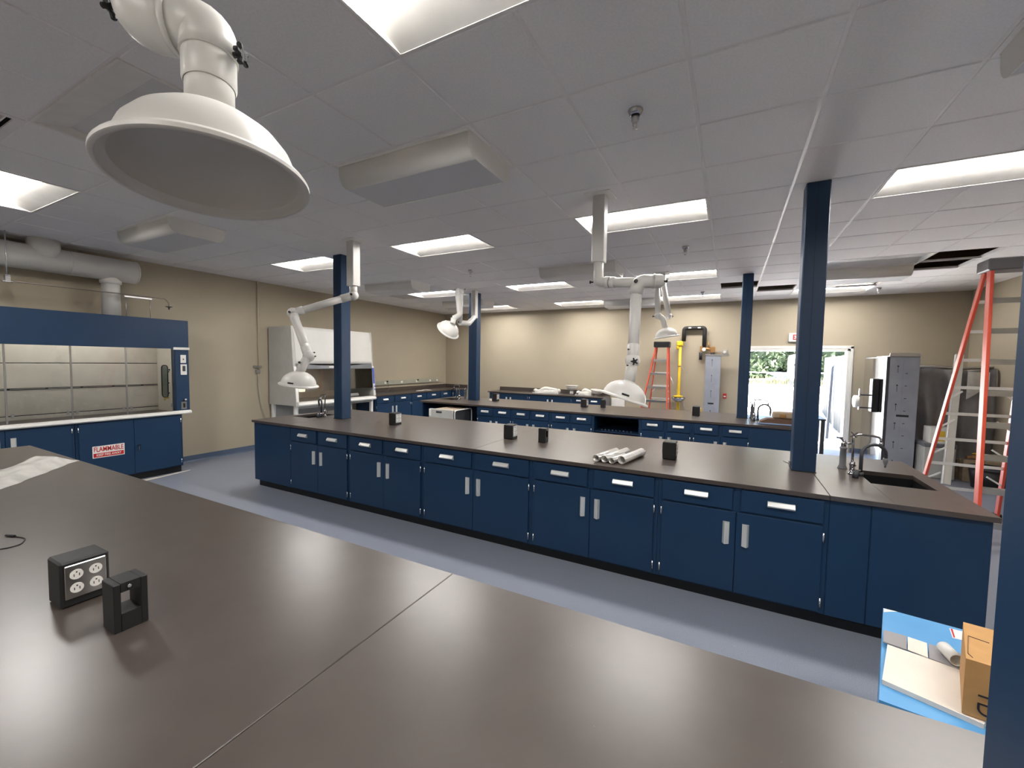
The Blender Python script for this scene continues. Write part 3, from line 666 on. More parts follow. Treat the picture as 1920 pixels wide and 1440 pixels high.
# hood base cabinets
row([(1.17,'lock')],HX-.0,2.095,PI/2,.56,'cabinets under the fume hood',['navy flammable storage cabinet with red and white sign under the fume hood'])
fc=[o for o in bpy.data.objects if o.get('label','').startswith('navy flammable')][0]
row([(1.15,'doors')],HX-.0,.94,PI/2,.56,'cabinets under the fume hood',['navy cabinet with grey pulls under the fume hood next to the flammable cabinet'])
fc['label']='navy flammable storage cabinet with red and white sign under the fume hood'
def lp(parent,mb,name,m):   # local part on a rotated cabinet: coordinates are in the cabinet frame
    me=mb.mesh(name); me.materials.append(M[m]); o=bpy.data.objects.new(name,me); COL.objects.link(o); o.parent=parent; return o
lp(fc,MB().cyl((.63,-.018,.505),(.63,-.05,.505),.012,seg=12).beam((.63,-.05,.505),(.63,-.05,.435),.014,.012,(1,0,0),.003),'latch_handle','chrome')
lp(fc,MB().cyl((.63,-.018,.43),(.63,-.024,.43),.008,seg=10),'lock_cylinder','chrome')
sg=lp(fc,MB().box(.15,.475,-.0205,-.0182,.405,.56,.0005),'warning_sign','signw')
def ltext(parent,s,size,m,x,z,y,bold=0.,xs=1.):
    cu=bpy.data.curves.new('lettering','FONT'); cu.body=s; cu.size=size; cu.extrude=.0004; cu.align_x='CENTER'; cu.align_y='CENTER'; cu.offset=bold
    tt=bpy.data.objects.new('lettering',cu); COL.objects.link(tt); bpy.context.view_layer.update()
    me=bpy.data.meshes.new_from_object(tt.evaluated_get(bpy.context.evaluated_depsgraph_get())); bpy.data.objects.remove(tt)
    me.transform(facing((x,y,z),(1,0,0),(0,0,1))@Matrix.Diagonal((xs,1,1,1))); me.materials.clear(); me.materials.append(M[m]); o=bpy.data.objects.new('lettering',me); COL.objects.link(o); o.parent=parent; return o
ltext(sg,'FLAMMABLE',.088,'redink',.3125,.513,-.0208,.0015,.64)
lp(sg,MB().box(.158,.467,-.0212,-.0205,.414,.466),'red_band','redink')
ltext(sg,'KEEP FIRE AWAY',.042,'signw',.3125,.440,-.0216,.0006,.80)
tag(MB().prism([(-1.605,2.65),(-1.50,2.66),(-1.565,3.05),(-1.63,3.36),(-1.66,3.35),(-1.606,3.0)],'z',.0,.003).build('paper_strip','whitecard'),'white protective paper strip on the floor along the fume hood base','paper strip')
# ducts above the hood
t=thing('exhaust_duct','large white round exhaust duct above the fume hood','duct',(-1.95,2.0,2.96))
MB().cyl((-1.99,-1.2,2.945),(-1.99,2.90,2.945),.155,seg=32).build('main_duct','armw',t)
MB().cyl((-1.99,2.615,2.95),(-1.99,2.615,2.292),.098,seg=26).build('hood_drop','armw',t)
MB().lathe([(.1,0),(.115,.01),(.115,.05),(.1,.06)],(-1.99,2.615,2.74),(0,0,1),26).build('drop_collar','armw',t)
MB().cyl((-1.97,1.98,2.96),(-1.97,1.98,H),.15,seg=30).build('riser','armw',t)
for y in (1.1,2.2,2.88): MB().lathe([(.155,0),(.159,.002),(.159,.012),(.155,.014)],(-1.99,y,2.945),(0,1,0),32).build('duct_joint','armw',t)
t=thing('sprinkler_pipe','thin steel sprinkler pipe on a rod hanger above the fume hood','pipe',(-1.8,2.0,2.6))
MB().pipe([(-1.80,-.8,2.60),(-1.80,3.17,2.605),(-1.80,3.21,2.55),(-1.80,3.21,2.50)],.008,.03,10).build('pipe','dsteel',t)
MB().cyl((-1.8,1.63,2.64),(-1.8,1.63,H),.006,seg=8).build('hanger_rod','hinge',t)
MB().box(-1.83,-1.77,1.59,1.67,2.585,2.60,.003).box(-1.835,-1.825,1.61,1.65,2.585,2.66).box(-1.775,-1.765,1.61,1.65,2.585,2.66).box(-1.835,-1.765,1.61,1.65,2.655,2.668).build('pipe_clamp','hinge',t)
MB().lathe([(.001,0),(.045,-.004),(.045,-.008),(.012,-.02),(.008,-.05),(.001,-.05)],(-1.80,3.21,2.50),seg=16).build('sprinkler_tip','dgrey',t)
t=thing('pipe_stand','steel strut goalpost holding the sprinkler pipe on top of the fume hood','pipe stand',(-1.8,2.85,2.291))
MB().box(-1.83,-1.79,2.69,3.0,2.565,2.59,.002).build('strut_bar','steel',t)
for y in (2.71,2.985): MB().cyl((-1.81,y,2.291),(-1.81,y,2.57),.006,seg=8).build('leg','steel',t)
# conduit on the wall
t=thing('wall_conduit','thin beige conduit with switch bracket and dangling cable on the cream wall','conduit',(XW+.02,4.8,1.6))
MB().cyl((XW+.018,4.80,1.45),(XW+.018,4.80,H),.012,seg=10).build('conduit',mat('beige_conduit',(.52,.45,.33),.5),t)
MB().box(XW,XW+.03,4.70,4.86,1.56,1.60,.003).box(XW,XW+.045,4.74,4.82,1.46,1.52,.004).build('bracket','steel',t)
MB().pipe([(XW+.03,4.78,1.46),(XW+.04,4.77,1.2),(XW+.05,4.82,.85),(XW+.08,4.95,.45),(XW+.1,5.1,.1),(XW+.1,5.2,.01)],.007,.12,8).build('cable',mat('grey_cable',(.4,.38,.34),.5),t)
# ------------------------------------------------------------------ biosafety cabinet
t=thing('biosafety_cabinet','pale grey biosafety cabinet with glass sash on a leg stand against the cream wall','biosafety cabinet',(-1.85,5.95,0))
a,b=4.98,6.93
side=[(-2.20,.86),(-2.20,2.345),(-1.53,2.355),(-1.475,1.62),(-1.405,.95),(-1.405,.86)]
for y in (a,b-.05): MB().prism(side,'y',y,y+.05).build('side_panel','whitegrey',t)
MB().box(-2.20,-2.18,a+.05,b-.05,.86,2.34).build('back_panel','whitegrey',t)
MB().box(-2.18,-1.54,a+.05,b-.05,2.325,2.345).build('roof_panel','whitegrey',t)
fp=[(-1.535,2.35)]+[(-1.535+.012*math.sin(k*PI/10)+.072*k/10,2.35-.70*k/10) for k in range(1,11)]
MB().prism(fp+[(-1.50,1.65),(-1.56,2.34)],'y',a+.05,b-.05,True).build('front_panel','white',t)
# curved grey lower band
n=16; V=[];F=[]
for k in range(n+1):
    y=a+.05+(b-a-.1)*k/n; s=math.sin(PI*k/n); V+=[(-1.468,y,1.665-.06*s),(-1.452,y,1.555)]
m=MB(); m.add(V,[(2*k,2*k+1,2*k+3,2*k+2) for k in range(n)],False); m.add([(x-.025,y,z) for x,y,z in V],[(2*k,2*k+1,2*k+3,2*k+2) for k in range(n)])
m.box(-1.49,-1.452,a+.05,b-.05,1.545,1.556); m.build('light_band','grey',t)
MB().box(-2.18,-1.50,a+.05,b-.05,1.60,1.62).build('canopy','whitegrey',t)
MB().box(-2.16,-2.15,a+.05,b-.05,.93,1.60).build('work_zone_back',mat('tan_steel_back',(.55,.45,.33),.35,metal=.3),t)
MB().box(-2.18,-1.44,a+.05,b-.05,.90,.93).build('work_surface','steel',t)
MB().prism([(-1.44,.855),(-1.36,.855),(-1.345,.88),(-1.36,.92),(-1.44,.935)],'y',a+.02,b-.02).build('arm_rest','white',t)
g_=MB(); g_.add([(-1.452,a+.06,1.55),(-1.452,b-.06,1.55),(-1.43,b-.06,1.12),(-1.43,a+.06,1.12),(-1.457,a+.06,1.55),(-1.457,b-.06,1.55),(-1.435,b-.06,1.12),(-1.435,a+.06,1.12)],[(0,1,2,3),(4,5,6,7),(0,1,5,4),(1,2,6,5),(2,3,7,6),(3,0,4,7)]); g_.build('sash_glass','glass',t)
MB().box(-1.475,-1.455,5.75,5.98,1.57,1.60,.003).build('lamp_cover','signw',t)
for y in (a,b-.05): MB().prism([(-1.472,1.60),(-1.455,1.60),(-1.385,.94),(-1.40,.94)],'y',y,y+.05).build('front_trim','white',t)
st=MB().prism([(-1.452,1.56),(-1.448,1.56),(-1.394,1.06),(-1.398,1.06)],'y',b-.052,b-.002).build('control_strip',mat('blue_label_strip',(.05,.09,.45),.4,col2=(.6,.62,.7),nscale=6,ramp=(.5,.55)),t)
for x,y in ((-2.15,a+.05),(-2.15,b-.05),(-1.48,a+.05),(-1.48,b-.05)): MB().box(x-.03,x+.03,y-.03,y+.03,0,.86,.004).build('leg','white',t)
for y in (a+.05,b-.05): MB().box(-2.12,-1.51,y-.02,y+.02,.12,.17).build('rail','white',t)
MB().box(-2.17,-2.13,a+.08,b-.08,.55,.83).build('apron','whitegrey',t); MB().box(-1.5,-1.46,a+.08,b-.08,.80,.855).build('apron','whitegrey',t)
MB().cyl((-1.75,6.35,.965),(-1.55,6.62,.965),.035,seg=14).build('paper_roll','signw',t) if False else None
tag(MB().cyl((-1.62,6.28,.968),(-1.62,6.62,.968),.037,seg=18).build('paper_roll','signw'),'white paper roll inside the biosafety cabinet','roll')
t2=t
MB().box(-2.15,-2.13,6.52,6.62,1.25,1.36,.003).build('socket','black',t2); MB().pipe([(-2.15,6.45,1.13),(-2.10,6.45,1.13),(-2.08,6.45,1.10)],.012,.015,8).build('tap','chrome',t2)
# ------------------------------------------------------------------ corner wall bench
FX=-1.60
row([(1.22,'dd'),(1.22,'dd'),(.90,'dd')],FX,7.12,PI/2,.62,'cabinets under the corner wall bench',['navy wall cabinet beside the biosafety cabinet','navy wall cabinet between the biosafety cabinet and the corner','navy wall cabinet next to the room corner'])
t=thing('countertop','black countertop of the corner wall bench under the socket raceway','countertop',(XW,8.9,.881))
MB().box(XW+.002,-1.575,7.0,YF-.002,.882,.914,.002).build('slab','top',t); MB().box(-1.573,-1.42,10.06,YF-.002,.882,.914,.002).build('slab','top',t)
MB().box(XW+.002,XW+.022,7.0,YF-.002,.914,1.02,.001).build('backsplash','top',t); MB().box(XW+.022,-1.42,YF-.022,YF-.002,.914,1.02,.001).build('backsplash','top',t)
tag(MB().box(-1.54,-1.44,10.10,YF-.02,.0,.881).build('end_panel','blue'),'narrow navy panel closing the corner wall bench at the room corner','panel')
t=thing('socket_raceway','grey wall raceway with white sockets above the corner wall bench','raceway',(XW+.03,8.9,1.15))
MB().box(XW,XW+.045,7.0,10.32,1.095,1.21,.003).build('channel',mat('grey_green_raceway',(.36,.36,.29),.4),t)
for y in (7.45,8.05,8.66,9.27,9.87,10.2): MB().box(XW+.045,XW+.052,y-.035,y+.035,1.125,1.18,.002).build('socket_plate','signw',t)
for y in (8.10,9.3): MB().box(XW+.052,XW+.09,y-.02,y+.02,1.17,1.205,.004).build('plug','black',t)
tag(MB().pipe([(XW+.08,8.10,1.17),(XW+.12,8.1,1.0),(-2.05,8.0,.93),(-1.95,7.7,.922),(-1.9,7.95,.922),(-2.02,7.6,.922)],.006,.05,8).build('power_cord','grey'),'thin grey power cord hanging from the raceway onto the corner wall bench','cord')
for k,(x,y) in enumerate(((-1.80,8.95),(-1.82,9.25))): 
    m=MB(Matrix.Translation((x,y,.914))@Matrix.Rotation(.4+k,4,'Z')); m.box(-.08,.08,-.11,.11,0,.012,.002); tag(m.build('paper_pad','signw'),['white paper pad on the corner wall bench nearer the biosafety cabinet','white paper pad on the corner wall bench nearer the room corner'][k],'paper','paper pads')
# ------------------------------------------------------------------ bench on the far wall
row([(1.22,'doors'),(1.22,'doors'),(.76,'dd')],-.26,10.07,0,.6,'cabinets under the far wall bench',['navy far wall cabinet at the room corner end','navy far wall cabinet below the first folded arm','navy far wall cabinet with white-handled drawers'])
t=thing('countertop','black countertop with backsplash on the far wall holding folded arms','countertop',(1.3,10.35,.881))
MB().box(-.30,2.98,10.03,YF-.002,.882,.914,.002).build('slab','top',t); MB().box(-.27,2.98,YF-.022,YF-.002,.914,1.02,.001).build('backsplash','top',t)
tag(MB().box(2.945,2.985,10.04,YF-.02,0,.881,.002).build('end_panel','grey'),'grey end panel of the far wall bench','panel')
t=thing('wall_cover','white wall cover plate beside the far wall bench','cover',(3.2,10.68,.7)); MB().box(3.02,3.36,YF-.03,YF-.001,.42,.86,.004).build('plate','signw',t); MB().box(3.05,3.33,YF-.034,YF-.03,.45,.83,.002).build('inner_plate','signw',t)
for k,(x0,LA) in enumerate(((1.05,.62),(2.26,.30))):
    t=thing('extractor_arm',['boxed-in white extractor arm lying on the far wall bench with upturned hood','white extractor arm lying at the grey panel end of the far wall bench'][k],'extractor arm',(x0,10.4,.914),'uninstalled extractor arms')
    z=.965
    MB().pipe([(x0,10.30,z),(x0+LA,10.38,z)],.045,0,14).build('arm_tube','armw',t); MB().pipe([(x0+.05,10.46,z),(x0+LA*.32,10.47,z+.09),(x0+LA,10.44,z+.03)],.043,.08,14).build('arm_tube','armw',t)
    MB().sphere((x0,10.30,z+.01),.06,14,8).sphere((x0+LA,10.41,z+.02),.062,14,8).build('joints','armw',t)
    if k==0:
        c=Vector((x0+.98,10.42,1.145)); dome(t,c,(0,.02,1),.17); MB().cyl((c.x,c.y,.914),(c.x,c.y,1.0),.046,seg=16).build('neck_tube','armw',t)
    else:
        c=Vector((x0+.46,10.40,1.06)); dome(t,c,(.1,-.05,1),.17); MB().cyl((c.x-.01,c.y,.914),(c.x-.01,c.y,.93),.05,seg=16).build('neck_tube','armw',t)
    knob(t,(x0-.01,10.24,z),(0,-1,0),.015)
    V=[];F=[]; nx,ny=14,8
    for i in range(nx+1):
        for jj in range(ny+1):
            u,v=i/nx,jj/ny; V.append((x0-.08+(LA+.14)*u,10.21+.36*v,.918+(.115*math.sin(PI*v)**.6*math.sin(PI*min(1,u*1.02))**.4+random.uniform(-.012,.012))*(1 if 0<i<nx and 0<jj<ny else .02)))
    for i in range(nx):
        for jj in range(ny): F.append((i*(ny+1)+jj,(i+1)*(ny+1)+jj,(i+1)*(ny+1)+jj+1,i*(ny+1)+jj+1))
    MB().add(V,F,True).build('plastic_wrap',mat('thin_clear_wrap',(.8,.78,.74),.2,alpha=.35),t)
# ------------------------------------------------------------------ dishwasher in the far bench knee space
t=thing('undercounter_washer','pale grey undercounter washer pulled out from the far bench knee space','appliance',(.9,6.6,0))
MB().box(.62,1.16,6.31,6.37,.10,.835,.01).build('front_door','whitegrey',t)
MB().box(.80,.93,6.300,6.31,.765,.80,.003).build('display','dgrey',t)
MB().box(.63,.68,6.302,6.31,.70,.83,.003).build('warning_sticker','signw',t)
MB().box(.63,1.15,6.37,6.95,.10,.80,.01).build('body','dgrey',t)
MB().box(.62,1.16,6.37,6.96,.80,.815,.004).build('top_cover','wood',t)
MB().pipe([(1.19,6.36,.10),(1.19,6.36,.82),(1.19,6.93,.82),(1.19,6.93,.10)],.012,.06,10).build('frame_tube','alu',t)
for x in (.68,1.10):
    for y in (6.40,6.90): MB().cyl((x,y,0),(x,y,.1),.018,seg=10).build('foot','black',t)
# ------------------------------------------------------------------ silver rolls on the middle bench
ax=Vector((.09,.45,0)).normalized()
for k,(x,y,L,r,l) in enumerate(((4.715,3.46,.40,.033,'silver rolled sheet lying outermost toward the fume hood on the middle bench'),(4.785,3.462,.46,.033,'silver rolled sheet lying between two other rolls on the middle bench'),(4.849,3.452,.26,.028,'short silver roll tucked against the thickest white roll'),(4.926,3.48,.44,.038,'thickest white and silver roll of the pile on the middle bench'))):
    o=Vector((x,y,.914+r)); R0=[];n=30; m=MB()
    V=[];a0=PI*.35
    u=Vector((0,0,1)); v=ax.cross(u)
    for q in (0,1):
        for i in range(n+1):
            an=a0+2*PI*1.12*i/n; rr=r*(1-.22*i/n); V.append(o+ax*L*q+(u*math.cos(an)+v*math.sin(an))*rr)
    m.add(V,[(i,i+1,n+1+i+1,n+1+i) for i in range(n)],True)
    ob=m.build('sheet_roll',mat('silver_sheet',(.66,.65,.62),.33,metal=.75) if k<3 else mat('printed_silver_sheet',(.72,.70,.68),.4,metal=.2,col2=(.55,.54,.53),nscale=14))
    md=ob.modifiers.new('thick','SOLIDIFY'); md.thickness=.0016; tag(ob,l,'roll','silver rolls')
# ------------------------------------------------------------------ things on the front bench
V=[];F=[];nx,ny=34,14
import mathutils.noise as mn
edge0=[(.0,.80),(.75,1.04),(1.15,1.30)]
for i in range(nx+1):
    u=i/nx
    for jj in range(ny+1):
        v=jj/ny
        # sheet runs from the outer edge inwards toward the bench corner
        ax0=Vector((1.95,.60)).lerp(Vector((1.13,1.315)),u); ax1=Vector((1.15,.62)).lerp(Vector((.80,1.22)),u)
        w_=.92+.08*math.sin(u*9); p_=ax0.lerp(ax1,v*w_)
        nz=mn.noise(Vector((p_.x*5,p_.y*5,1.3)))*.5+.5; rim=min(1,min(u,1-u)*7)*min(1,min(v,1-v)*5)
        V.append((p_.x+mn.noise(Vector((p_.x*6,p_.y*6,7)))*.03,p_.y+mn.noise(Vector((p_.x*6,p_.y*6,9)))*.03,.9155+rim*(.012+.055*nz*(.4+u))))
for i in range(nx):
    for jj in range(ny): F.append((i*(ny+1)+jj,(i+1)*(ny+1)+jj,(i+1)*(ny+1)+jj+1,i*(ny+1)+jj+1))
tag(MB().add(V,F,True).build('plastic_sheet','plastic'),'crumpled translucent plastic sheeting on the fume hood end of the front bench','plastic sheet')
t=thing('thin_cable','thin black cable with small plug curling on the front bench','cable',(2.85,.6,.914))
MB().pipe([(2.76,.42,.9165),(2.955,.545,.9165),(2.955,.60,.9165),(2.88,.632,.9165),(2.80,.612,.9165)],.0025,.03,8).build('wire','black',t); MB().cyl((2.81,.613,.919),(2.765,.597,.919),.005,seg=10).build('plug','black',t)
# ------------------------------------------------------------------ boxes in the aisle
BZ=.62
def Zq(px,py,z):
    d=_f+_r*((px-960)/783.278)-_u*((py-720)/783.278); return CAM+d*((z-CAM.z)/d.z)
def Yq(px,py,y):
    d=_f+_r*((px-960)/783.278)-_u*((py-720)/783.278); return CAM+d*((y-CAM.y)/d.y)
xy=lambda v:(v.x,v.y)
t=thing('blue_carton','large glossy sky blue carton standing in the aisle under white packaging','carton',(6.5,2.1,0))
f0=Vector((6.386,2.522)); n0=Vector((6.197,1.807)); ed=Vector((.989,-.146))*.62
MB().prism([f0,f0+ed,n0+ed,n0],'z',0,BZ).build('carton','bluecard',t)
MB().prism([xy(Zq(*q,BZ)) for q in ((1657,1141),(1657,1148),(1668,1147),(1682,1147))],'z',BZ,BZ+.001).build('label','signw',t)
lb=MB().prism([xy(Zq(*q,BZ)) for q in ((1780,1178),(1815,1187),(1815,1203),(1786,1196))],'z',BZ,BZ+.001).build('shipping_label','signw',t); MB().prism([xy(Zq(*q,BZ)) for q in ((1782,1179),(1786,1180),(1791,1196),(1788,1196))],'z',BZ+.001,BZ+.0015).build('red_stripe','redink',t)
t=thing('white_tray','flat white folded packaging tray with grey panels on the blue carton','packaging',(6.5,2.0,BZ))
MB().prism([xy(Zq(*q,BZ+.018)) for q in ((1664,1208),(1654,1274),(1845,1358),(1900,1290))],'z',BZ+.001,BZ+.018).build('tray','whitecard',t)
zz=BZ+.0185
for pts_,m_ in ((((1657,1182),(1700,1194),(1700,1219),(1656,1204)),'greycard'),(((1702,1195),(1738,1207),(1740,1234),(1702,1219)),'whitecard'),(((1741,1208),(1800,1226),(1800,1256),(1742,1235)),'greycard')):
    MB().prism([xy(Zq(*q,zz)) for q in pts_],'z',zz-.0005,zz+.003).build('flap',m_,t)
ca=D(1768,1206,1.52); cb=D(1800,1240,1.40); cd_=(cb-ca).normalized(); ca=Zq(1768,1212,BZ+.046); cb=Zq(1802,1246,BZ+.046); cd_=(cb-ca).normalized()
m=MB(); m.lathe([(.0,.0),(.018,0),(.022,.004),(.022,(cb-ca).length*.8),(.020,(cb-ca).length*.8),(.019,.01),(0,.01)],ca,cd_,22); tag(m.build('plastic_sleeve','armw'),'small white plastic sleeve lying on the packaging tray','sleeve')
t=thing('cardboard_box','brown cardboard box with scored top standing on the packaging tray','box',(6.5,1.9,BZ))
pb=Zq(1803,1336,BZ+.022); zt=Yq(1806,1233,pb.y).z; pt_=Zq(1806,1166,zt); ex=Vector((.985,-.17,0)); dv=(Vector((pt_.x,pt_.y,0))-Vector((pb.x,pb.y,0)))
q0=Vector((pb.x,pb.y)); q1=q0+Vector((ex.x,ex.y))*.26; 
MB().prism([q0,q1,q1+Vector((dv.x,dv.y)),q0+Vector((dv.x,dv.y))],'z',BZ+.022,zt).build('box','card',t)
c0=Zq(1816,1190,zt+.001)
for a_,b_ in (((1815,1192),(1855,1206)),((1815,1192),(1815,1225)),((1815,1225),(1824,1233))):
    MB().beam(Zq(*a_,zt+.001),Zq(*b_,zt+.001),.002,.001,(0,0,1)).build('score_line','ink',t)
bpy.context.view_layer.update()
ec=Vector((ex.x,ex.y,0)).normalized()
text('lettering','TD',.062,'ink',t,facing(tuple(Yq(1838,1318,pb.y-.008)+Vector((.012,-.003,0))),(0,0,-1),tuple(ec)),.0003)
# ------------------------------------------------------------------ ladders
def ladder(name,label,FL,FR,TL,TR,RL,RR,cap_z,nstep,capm,legs=True):
    t=thing(name,label,'ladder',((FL[0]+FR[0])/2,(FL[1]+FR[1])/2,0),'orange fibreglass stepladders')
    FL,FR,TL,TR,RL,RR=map(Vector,(FL,FR,TL,TR,RL,RR)); xd=(TR-TL).normalized(); back=(RL-FL).normalized()
    for a,b in ((FL,TL),(FR,TR)):
        MB().beam(a,b,.028,.085,xd,.004).build('front_rail','red',t)
    off=back*.11
    if legs:
        for a,b in ((RL,TL+off),(RR,TR+off)): MB().beam(a,b,.025,.065,xd,.004).build('rear_rail','red',t)
    for k in range(1,nstep+1):
        f=k/(nstep+1); p=FL.lerp(TL,f); q=FR.lerp(TR,f)
        sb=MB().beam(p,q,.08,.008,Vector((0,1,0)),.002); fy=Vector((0,-.038,-.024)); sb.beam(p+fy,q+fy,.006,.052,Vector((0,1,0)),.001); fy=Vector((0,.038,-.02)); sb.beam(p+fy,q+fy,.006,.04,Vector((0,1,0)),.001); sb.build('step','steel',t)
        if legs and k<=nstep:
            p2=RL.lerp(TL+off,f); q2=RR.lerp(TR+off,f); MB().beam(p2,q2,.012,.034,Vector((0,1,0)),.002).build('rear_bar','alu',t)
    if legs:
        for f in (.18,.30,.42,.54):
            p2=RL.lerp(TL+off,f); q2=RR.lerp(TR+off,f); d=(q2-p2)
            MB().beam(p2+Vector((0,0,-.09)),p2+d*.2,.006,.018,(0,1,0)).build('gusset','alu',t); MB().beam(q2+Vector((0,0,-.09)),q2-d*.2,.006,.018,(0,1,0)).build('gusset','alu',t)
        for a in (FL,FR,RL,RR): MB().box(a.x-.03,a.x+.03,a.y-.04,a.y+.04,0,.05,.004).build('foot','black',t)
    c0=(TL+TR)/2; 
    MB().box(TL.x-.045,TR.x+.045,min(TL.y-.08,TL.y+off.y+.05),max(TL.y-.08,TL.y+off.y+.06),TL.z-.02,cap_z,.012).build('top_cap',capm,t)
    return t
lc=mat('dark_grey_ladder_cap',(.13,.125,.13),.5)
la=ladder('step_ladder','tall orange fibreglass stepladder standing past the ladder end of the middle bench',(7.82,5.47,.0),(8.58,5.47,.0),(8.02,6.10,2.775),(8.38,6.10,2.775),(7.84,6.97,.0),(8.56,6.97,.0),2.875,8,lc)
t=thing('ladder_tool_holder','black tool holster hanging from the top of the tall ladder','holster',(8.33,6.1,2.6)); MB().box(8.31,8.37,5.98,6.02,2.49,2.70,.006).build('pouch','black',t); MB().box(8.32,8.36,6.02,6.05,2.66,2.70,.003).build('clip','black',t)
t=ladder('step_ladder','small orange stepladder with black top cap standing against the far wall',(3.80,9.75,.0),(4.50,9.75,.0),(4.135,10.28,2.16),(4.395,10.28,2.16),(3.9,10.62,.0),(4.48,10.62,.0),2.27,6,'black',legs=True)
# ------------------------------------------------------------------ far wall fittings
t=thing('emergency_shower','yellow eyewash and shower station with steel bowl against the far wall','safety shower',(4.64,10.5,0))
MB().cyl((4.64,10.5,0),(4.64,10.5,2.28),.034,seg=16).build('stand_pipe','ylw',t)
MB().lathe([(.001,0),(.12,0),(.12,.02),(.04,.03),(.04,.0)],(4.64,10.5,0),seg=20).build('floor_flange','ylw',t)
MB().box(4.56,4.70,10.44,10.56,2.17,2.29,.02).box(4.555,4.62,10.45,10.55,2.10,2.19,.015).build('valve_body','ylw',t)
MB().lathe([(.0,-.09),(.06,-.085),(.12,-.05),(.15,.0),(.155,.02),(.15,.02),(.11,-.035),(.05,-.065),(.0,-.07)],(4.65,10.38,.96),seg=28).build('bowl','chrome',t)
MB().lathe([(.0,.0),(.11,.0),(.10,.03),(.0,.05)],(4.64,10.44,.985),seg=20).build('dust_cover','ylw',t)
MB().cyl((4.64,10.5,.93),(4.65,10.40,.88),.02,seg=10).build('bowl_arm','steel',t)
MB().pipe([(4.66,10.46,1.72),(4.82,10.44,1.55)],.006,0,6).build('pull_rod','steel',t); MB().pipe([(4.60,10.44,1.12),(4.46,10.44,1.45)],.008,0,6).build('push_rod','steel',t)
MB().pipe([(4.74,10.36,.92),(4.86,10.36,.55)],.008,0,8).build('foot_rod','steel',t); MB().cyl((4.64,10.5,1.70),(4.64,10.5,1.71),.042,seg=14).build('band','ink',t)
t=thing('insulated_pipe','thick black insulated pipe loop with bronze valve set on the far wall','pipe',(4.95,10.6,2.3))
MB().pipe([(4.705,10.58,2.29),(4.705,10.58,2.595),(5.145,10.58,2.595),(5.145,10.58,2.15)],.046,.06,14).build('pipe_loop','insul',t)
MB().box(4.80,4.86,10.525,10.53,2.585,2.61).box(5.0,5.06,10.525,10.53,2.585,2.61).build('tape_band','signw',t)
MB().pipe([(5.075,10.58,2.13),(5.36,10.58,2.09)],.036,0,12).cyl((5.24,10.58,2.1),(5.235,10.58,2.29),.028,.012,12).box(5.06,5.12,10.54,10.62,2.05,2.18,.01).box(5.27,5.38,10.54,10.62,2.02,2.16,.012).build('backflow_valve','bronze',t)
MB().cyl((5.145,10.54,2.1),(5.145,10.525,2.1),.04,seg=20).build('gauge','signw',t)
MB().cyl((5.08,10.58,2.03),(5.08,10.58,1.86),.035,seg=14).build('drain_leg','insul',t); MB().cyl((5.325,10.58,2.03),(5.325,10.58,1.93),.042,seg=14).build('drain_leg','insul',t)
t=thing('film_covered_panel','tall narrow steel panel in grey protective film leaning on the far wall','panel',(5.35,10.6,0))
MB().box(5.19,5.50,10.45,10.52,0,1.955,.004).build('panel','film',t); MB().box(5.18,5.66,10.44,10.52,1.955,1.985,.004).build('top_flange','steel',t)
MB().box(5.27,5.272,10.447,10.45,.02,1.95).box(5.395,5.397,10.447,10.45,.02,1.95).build('film_seam','greycard',t)
for z in (1.80,1.45,1.10,.65): MB().prism([(5.325,z-.09),(5.331,z-.09),(5.331,z+.05),(5.341,z+.05),(5.328,z+.08),(5.315,z+.05),(5.325,z+.05)],'y',10.4485,10.45).build('arrow','ink',t)
MB().box(5.27,5.39,10.4475,10.45,.86,.89).build('slot_handle','ink',t)
t=thing('horn_strobe','white square alarm strobe on the wall beside the door','alarm',(5.56,10.69,2.04)); MB().box(5.505,5.625,YF-.03,YF,1.99,2.10,.004).build('plate',mat('grey_plate',(.42,.39,.35),.4),t); MB().cyl((5.565,YF-.03,2.045),(5.565,YF-.05,2.045),.03,seg=16).build('lens_cap','signw',t)
t=thing('fire_alarm_pull','small red and white fire alarm pull station beside the film panel','alarm',(5.6,10.69,1.05)); MB().box(5.57,5.645,YF-.04,YF,.99,1.10,.005).build('housing','redplastic',t); MB().box(5.585,5.63,YF-.046,YF-.04,1.02,1.05,.002).build('handle','signw',t)
t=thing('exit_sign','white exit sign with red letters above the door','exit sign',(6.92,10.69,2.36)); MB().box(6.775,7.075,YF-.045,YF,2.265,2.45,.008).build('housing','signw',t)
text('lettering','EXIT',.145,'redink',t,facing((6.945,YF-.0455,2.357),(1,0,0),(0,0,1))@Matrix.Diagonal((.66,1,1,1)),.0006,bold=.005)
tag(MB().box(5.20,5.28,8.03,8.09,.914,.985,.004).box(5.205,5.275,8.026,8.03,.925,.975,.002).build('tape_box','ylw'),'small yellow tape box on the far bench','box')
tag(B(1.22,1.27,7.55,7.58,.914,.955,.003).build('eraser_block','signw'),'small white block beside the far bench socket pedestal','block')
